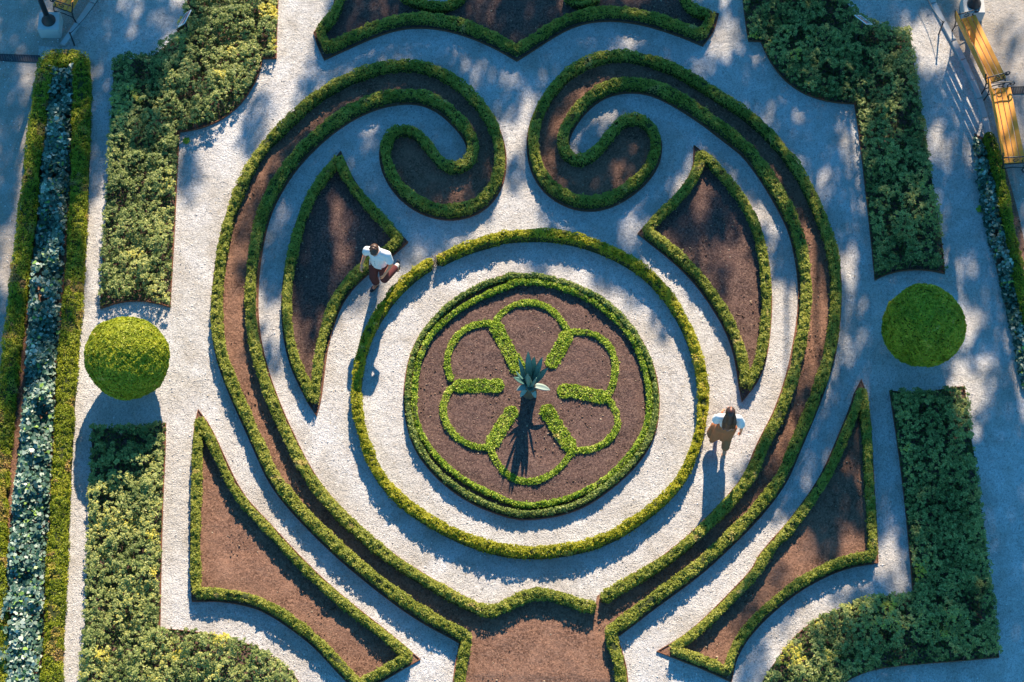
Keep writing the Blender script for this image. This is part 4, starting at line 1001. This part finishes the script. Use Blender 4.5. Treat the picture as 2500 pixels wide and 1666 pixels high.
bpy.context.view_layer.update()
def woman():
    g = G(1762, 1084, 0.0); root = empty('person', 'person with long brown hair in a white top and wide khaki trousers walking away', 'person', loc=(g[0], g[1], 0.004), rz=math.radians(180 - 4))
    # local frame: faces -Y (away from the camera once turned), +X is her left
    hipL, hipR = Vector((0.09, 0.0, 0.86)), Vector((-0.09, 0.0, 0.86))
    kneeL, ankL = Vector((0.10, -0.20, 0.47)), Vector((0.10, -0.20, 0.09))
    kneeR, ankR = Vector((-0.06, 0.03, 0.46)), Vector((-0.03, 0.27, 0.18))
    shL, shR = Vector((0.175, 0.0, 1.33)), Vector((-0.175, 0.0, 1.33))
    elL, wrL = Vector((0.225, -0.02, 1.07)), Vector((0.10, -0.19, 0.96))
    elR, wrR = Vector((-0.255, 0.05, 1.06)), Vector((-0.265, 0.06, 0.86))
    neck, hc = Vector((0, -0.01, 1.40)), Vector((0, -0.03, 1.53)); Rh = Matrix.Rotation(math.radians(12), 3, 'X')
    def body(bm):
        ell(bm, (0, 0.0, 0.90), (0.155, 0.105, 0.12)); ell(bm, (0, 0, 1.05), (0.118, 0.085, 0.15)); ell(bm, (0, 0, 1.24), (0.148, 0.098, 0.14))
        limb(bm, [shR, Vector((0, 0, 1.36)), shL], [0.047, 0.055, 0.047]); limb(bm, [(0, 0, 1.34), neck, hc], [0.052, 0.044, 0.042])
        limb(bm, [hipL, kneeL, ankL], [0.08, 0.052, 0.035]); limb(bm, [hipR, kneeR, ankR], [0.08, 0.052, 0.035])
        limb(bm, [shL, elL, wrL], [0.043, 0.034, 0.023]); limb(bm, [shR, elR, wrR], [0.043, 0.034, 0.023])
        for a_, tdir in ((ankL, (0, -1, -.1)), (ankR, (0, -0.55, -0.85))):
            td = Vector(tdir).normalized(); limb(bm, [a_, a_ + td * 0.11 + Vector((0, 0, -0.02))], [0.031, 0.025])
        hand(bm, wrL, (-0.1, -0.9, -0.4), (1, 0, 0.2), 1); hand(bm, wrR, (0, 0.05, -1), (-1, 0, 0), -1); head(bm, hc, Rh)
    b = remeshed('body', body, 0.0085, M['skin'], root); face_bits(b, hc, Rh)
    def top(bm):
        ell(bm, (0, 0, 1.03), (0.142, 0.108, 0.12)); ell(bm, (0, 0, 1.22), (0.170, 0.118, 0.15)); limb(bm, [shR, Vector((0, 0.01, 1.355)), shL], [0.066, 0.062, 0.066])
        limb(bm, [shL, shL.lerp(elL, 0.5), shL.lerp(elL, 0.75)], [0.066, 0.088, 0.074]); limb(bm, [shR, shR.lerp(elR, 0.5), shR.lerp(elR, 0.75)], [0.066, 0.088, 0.074])
    remeshed('top', top, 0.010, M['white_cloth'], root, 2)
    # wide trousers: waistband plus two flaring legs, the left one swinging out
    def wide(bm):
        ell(bm, (0, 0, 0.97), (0.145, 0.11, 0.07)); ell(bm, (0, 0.01, 0.86), (0.178, 0.13, 0.13))
        limb(bm, [hipL, kneeL + Vector((0.03, 0.06, 0)), ankL + Vector((0.06, 0.12, 0.22))], [0.105, 0.125, 0.145]); limb(bm, [hipR, kneeR + Vector((0.0, 0.01, 0)), kneeR.lerp(ankR, 0.58)], [0.105, 0.088, 0.078])
        limb(bm, [hipL + Vector((0.03, 0.03, 0)), Vector((0.17, 0.06, 0.5)), Vector((0.21, 0.07, 0.32))], [0.09, 0.08, 0.05]); limb(bm, [(0, 0.03, 0.84), (0.02, 0.05, 0.62), (0.03, 0.06, 0.46)], [0.11, 0.10, 0.07])
    remeshed('wide_trousers', wide, 0.010, M['khaki_cloth'], root, 3)
    shoe('shoe', ankL, (0, -1, 0), 0.0, M['nude_shoe'], root, True); shoe('shoe', ankR, (0.0, -0.6, 0), 0.95, M['nude_shoe'], root, True)
    def hair(bm):
        r4 = Rh.to_4x4(); ell(bm, hc + Rh @ Vector((0, 0.03, 0.04)), (0.090, 0.103, 0.104), r4)
        limb(bm, [hc + Rh @ Vector((0, 0.07, 0.03)), Vector((0, 0.12, 1.42)), Vector((0, 0.135, 1.25)), Vector((0, 0.135, 1.12))], [0.075, 0.07, 0.066, 0.045])
        for k in range(11):
            x_ = -0.1 + 0.02 * k; limb(bm, [hc + Rh @ Vector((x_ * 0.8, 0.085, 0.02)), Vector((x_ * 1.05, 0.125, 1.42)), Vector((x_ * 1.0, 0.15, 1.24)), Vector((x_ * 0.85, 0.15, 1.10 + 0.02 * (k % 3)))], [0.022, 0.027, 0.024, 0.010])
    remeshed('hair', hair, 0.008, M['hair_w'], root, 1)
    bm = bmesh.new(); tube_bm(bm, [hc + Rh @ Vector((0, -0.02, 0.142)), hc + Rh @ Vector((0.002, 0.05, 0.143)), hc + Rh @ Vector((0, 0.10, 0.11))], [0.004, 0.006, 0.003], 6); bm_obj('lit_parting', bm, M['skin'], root, True)  # pale parting streak; the lit band on the hair is put into its colour
woman()
# ------------------------------------------------------------------ the trees that shade the garden (they stand beyond the picture)
SHADE = """
9 9 9 8 5 0 0 2 6 8 8 7 7 8 8 7 8 8 9 9 9 8 8 5 3
8 9 9 9 6 1 0 2 5 7 8 8 8 8 8 8 8 7 8 9 9 8 8 4 3
7 8 9 8 4 2 3 4 3 7 8 7 8 8 8 9 9 8 8 8 9 7 8 4 4
6 8 9 5 2 4 6 7 9 9 9 8 4 7 9 8 8 8 8 9 8 7 8 4 4
6 8 5 3 2 6 6 8 9 9 9 8 3 5 9 9 8 7 6 9 7 8 8 7 7
7 6 3 1 1 2 7 9 9 9 8 5 2 6 8 7 6 4 3 6 9 8 9 9 8
8 4 1 0 0 2 6 9 7 6 2 1 1 2 6 6 4 3 2 4 6 9 9 8 7
8 3 0 0 0 0 6 8 4 0 0 0 0 0 0 1 2 1 1 3 5 9 9 5 7
7 1 0 0 0 0 2 3 0 0 0 0 0 0 0 0 0 0 0 1 4 9 6 4 8
5 0 0 0 0 0 0 0 0 0 0 0 0 0 0 0 0 0 0 2 7 9 9 4 9
2 0 0 0 0 0 0 0 0 0 0 0 0 0 0 0 0 0 0 4 9 9 9 6 9
0 0 0 0 0 0 0 0 0 0 0 0 0 0 0 0 0 0 3 4 8 8 8 9 9
0 0 0 0 0 0 0 0 0 0 0 0 0 0 0 0 0 1 2 6 9 6 8 9 9
0 0 0 0 0 0 0 0 0 0 0 0 0 0 0 0 0 1 1 3 7 4 7 9 9
0 0 0 0 0 0 0 0 0 0 0 0 0 0 0 0 0 0 1 1 1 2 7 9 9
0 0 0 0 0 0 0 0 0 0 0 0 0 0 0 0 0 0 2 1 2 4 8 9 9
0 0 0 0 0 0 0 0 0 0 0 0 0 0 0 0 0 0 3 3 6 7 9 9 9"""
SH = np.array([[int(v) for v in l.split()] for l in SHADE.strip().splitlines()]) / 9.0
TRUNKS = [(-12.5, 17.5, 9.0), (-6.0, 18.5, 9.5), (1.0, 19.5, 10.5), (7.5, 19.0, 10.0), (14.0, 19.5, 10.5), (14.5, 13.0, 10.0), (14.8, 7.5, 9.5), (-14.5, 11.0, 8.0)]
LABELS = ['broad leafy tree beyond the upper left corner, shading the left lamp', 'leafy tree beyond the top edge, shading the upper left border',
          'leafy tree beyond the top edge, shading the left scroll', 'leafy tree beyond the top edge, shading the right scroll',
          'leafy tree beyond the upper right corner, shading the benches', 'leafy tree beyond the right edge, shading the right topiary ball',
          'leafy tree beyond the right edge, shading the lower right border', 'leafy tree beyond the left edge, shading the path there']
def out_of_frame(c, r):
    x, y = to_plan(c); m = r * 175
    return x < -m or x > 2500 + m or y < -m or y > 1666 + m
def trees():
    sub = 40; clumps = [[] for _ in TRUNKS]
    for gy in range(-12, 43):
        for gx in range(-12, 75):
            px, py = (gx + 0.5) * sub + rng.uniform(-15, 15), (gy + 0.5) * sub + rng.uniform(-15, 15)
            cxx, cyy = px / 100 - 0.5, py / 100 - 0.5
            i, j = int(np.clip(round(cyy), 0, 16)), int(np.clip(round(cxx), 0, 24))
            s = SH[i, j]
            if cxx < -0.5 or cxx > 24.5 or cyy < -0.5: s = max(0.0, s - 0.10) * 0.95
            if cyy > 16.5 and cxx < 17: s = 0
            if s <= 0.05: continue
            s = s + 0.5 * (vnoise(np.array([px]), np.array([py]), 75, 5)[0] - 0.5)
            if rng.random() > 1 - (1 - min(0.995, max(0.0, s))) ** (1 / 2.3): continue
            g = G(px, py, 0.0)
            if abs(g[0]) > 17 or g[1] > 17: continue
            h = 9.5 + 4 * rng.random()
            while h < 20:
                c = g + SUNV * (h / SUNV[2])
                if out_of_frame(c, 0.55): break
                h += 0.5
            else: continue
            c = g + SUNV * (h / SUNV[2])
            k = int(np.argmin([math.hypot(c[0] - t[0], c[1] - t[1]) for t in TRUNKS]))
            clumps[k].append((c, 0.25 + 0.12 * rng.random(), s))
    for k, (tx, ty, th) in enumerate(TRUNKS):
        cl = clumps[k]
        if not cl: continue
        # a fuller crown round the trunk, on the sides that stay out of the frame
        root = empty('shade_tree', LABELS[k], 'tree', 'leafy trees round the garden', loc=(tx, ty, 0))
        C_ = np.array([c for c, r_, s in cl]) - np.array([tx, ty, 0])
        zmid = float(C_[:, 2].mean())
        bm = bmesh.new(); q = [(0, 0, -0.1), (0.05, -0.03, 0.8), (-0.06, 0.05, zmid * 0.35), (0.04, 0.02, zmid * 0.42), (0, 0, zmid * 0.5)]
        tube_bm(bm, q, [0.30, 0.24, 0.19, 0.17, 0.10], 14)
        bm_obj('trunk', bm, M['bark'], root, True)
        order = rng.permutation(len(cl))[:max(6, len(cl) // 22)]
        for i in order:
            e = Vector(C_[i]); st = Vector((0, 0, zmid * rng.uniform(0.3, 0.48))); mid = st.lerp(e, 0.5) + Vector((rng.normal(0, .25), rng.normal(0, .25), 0.35))
            bm = bmesh.new(); tube_bm(bm, [st, st.lerp(mid, 0.5), mid, mid.lerp(e, 0.55) + Vector((rng.normal(0, .1), rng.normal(0, .1), 0)), e], [0.085, 0.07, 0.05, 0.035, 0.014], 7)
            bm_obj('limb', bm, M['bark'], root, True)
        P_ = []; T_ = []
        for (c, r_, s) in cl:
            n = int(55 * (0.6 + 0.6 * s)); v = rng.normal(0, 1, (n, 3)); v /= np.linalg.norm(v, axis=1)[:, None]
            P_.append(c - np.array([tx, ty, 0]) + v * (r_ * rng.random(n) ** 0.4)[:, None]); T_.append(rng.random(n))
        pos = np.vstack(P_); N = len(pos)
        leaf_mesh('crown', pos, np.tile([0.1, 0.3, 0.8], (N, 1)), 0.18, 0.12, np.concatenate(T_), M['tree'], 0.7, root)
trees()
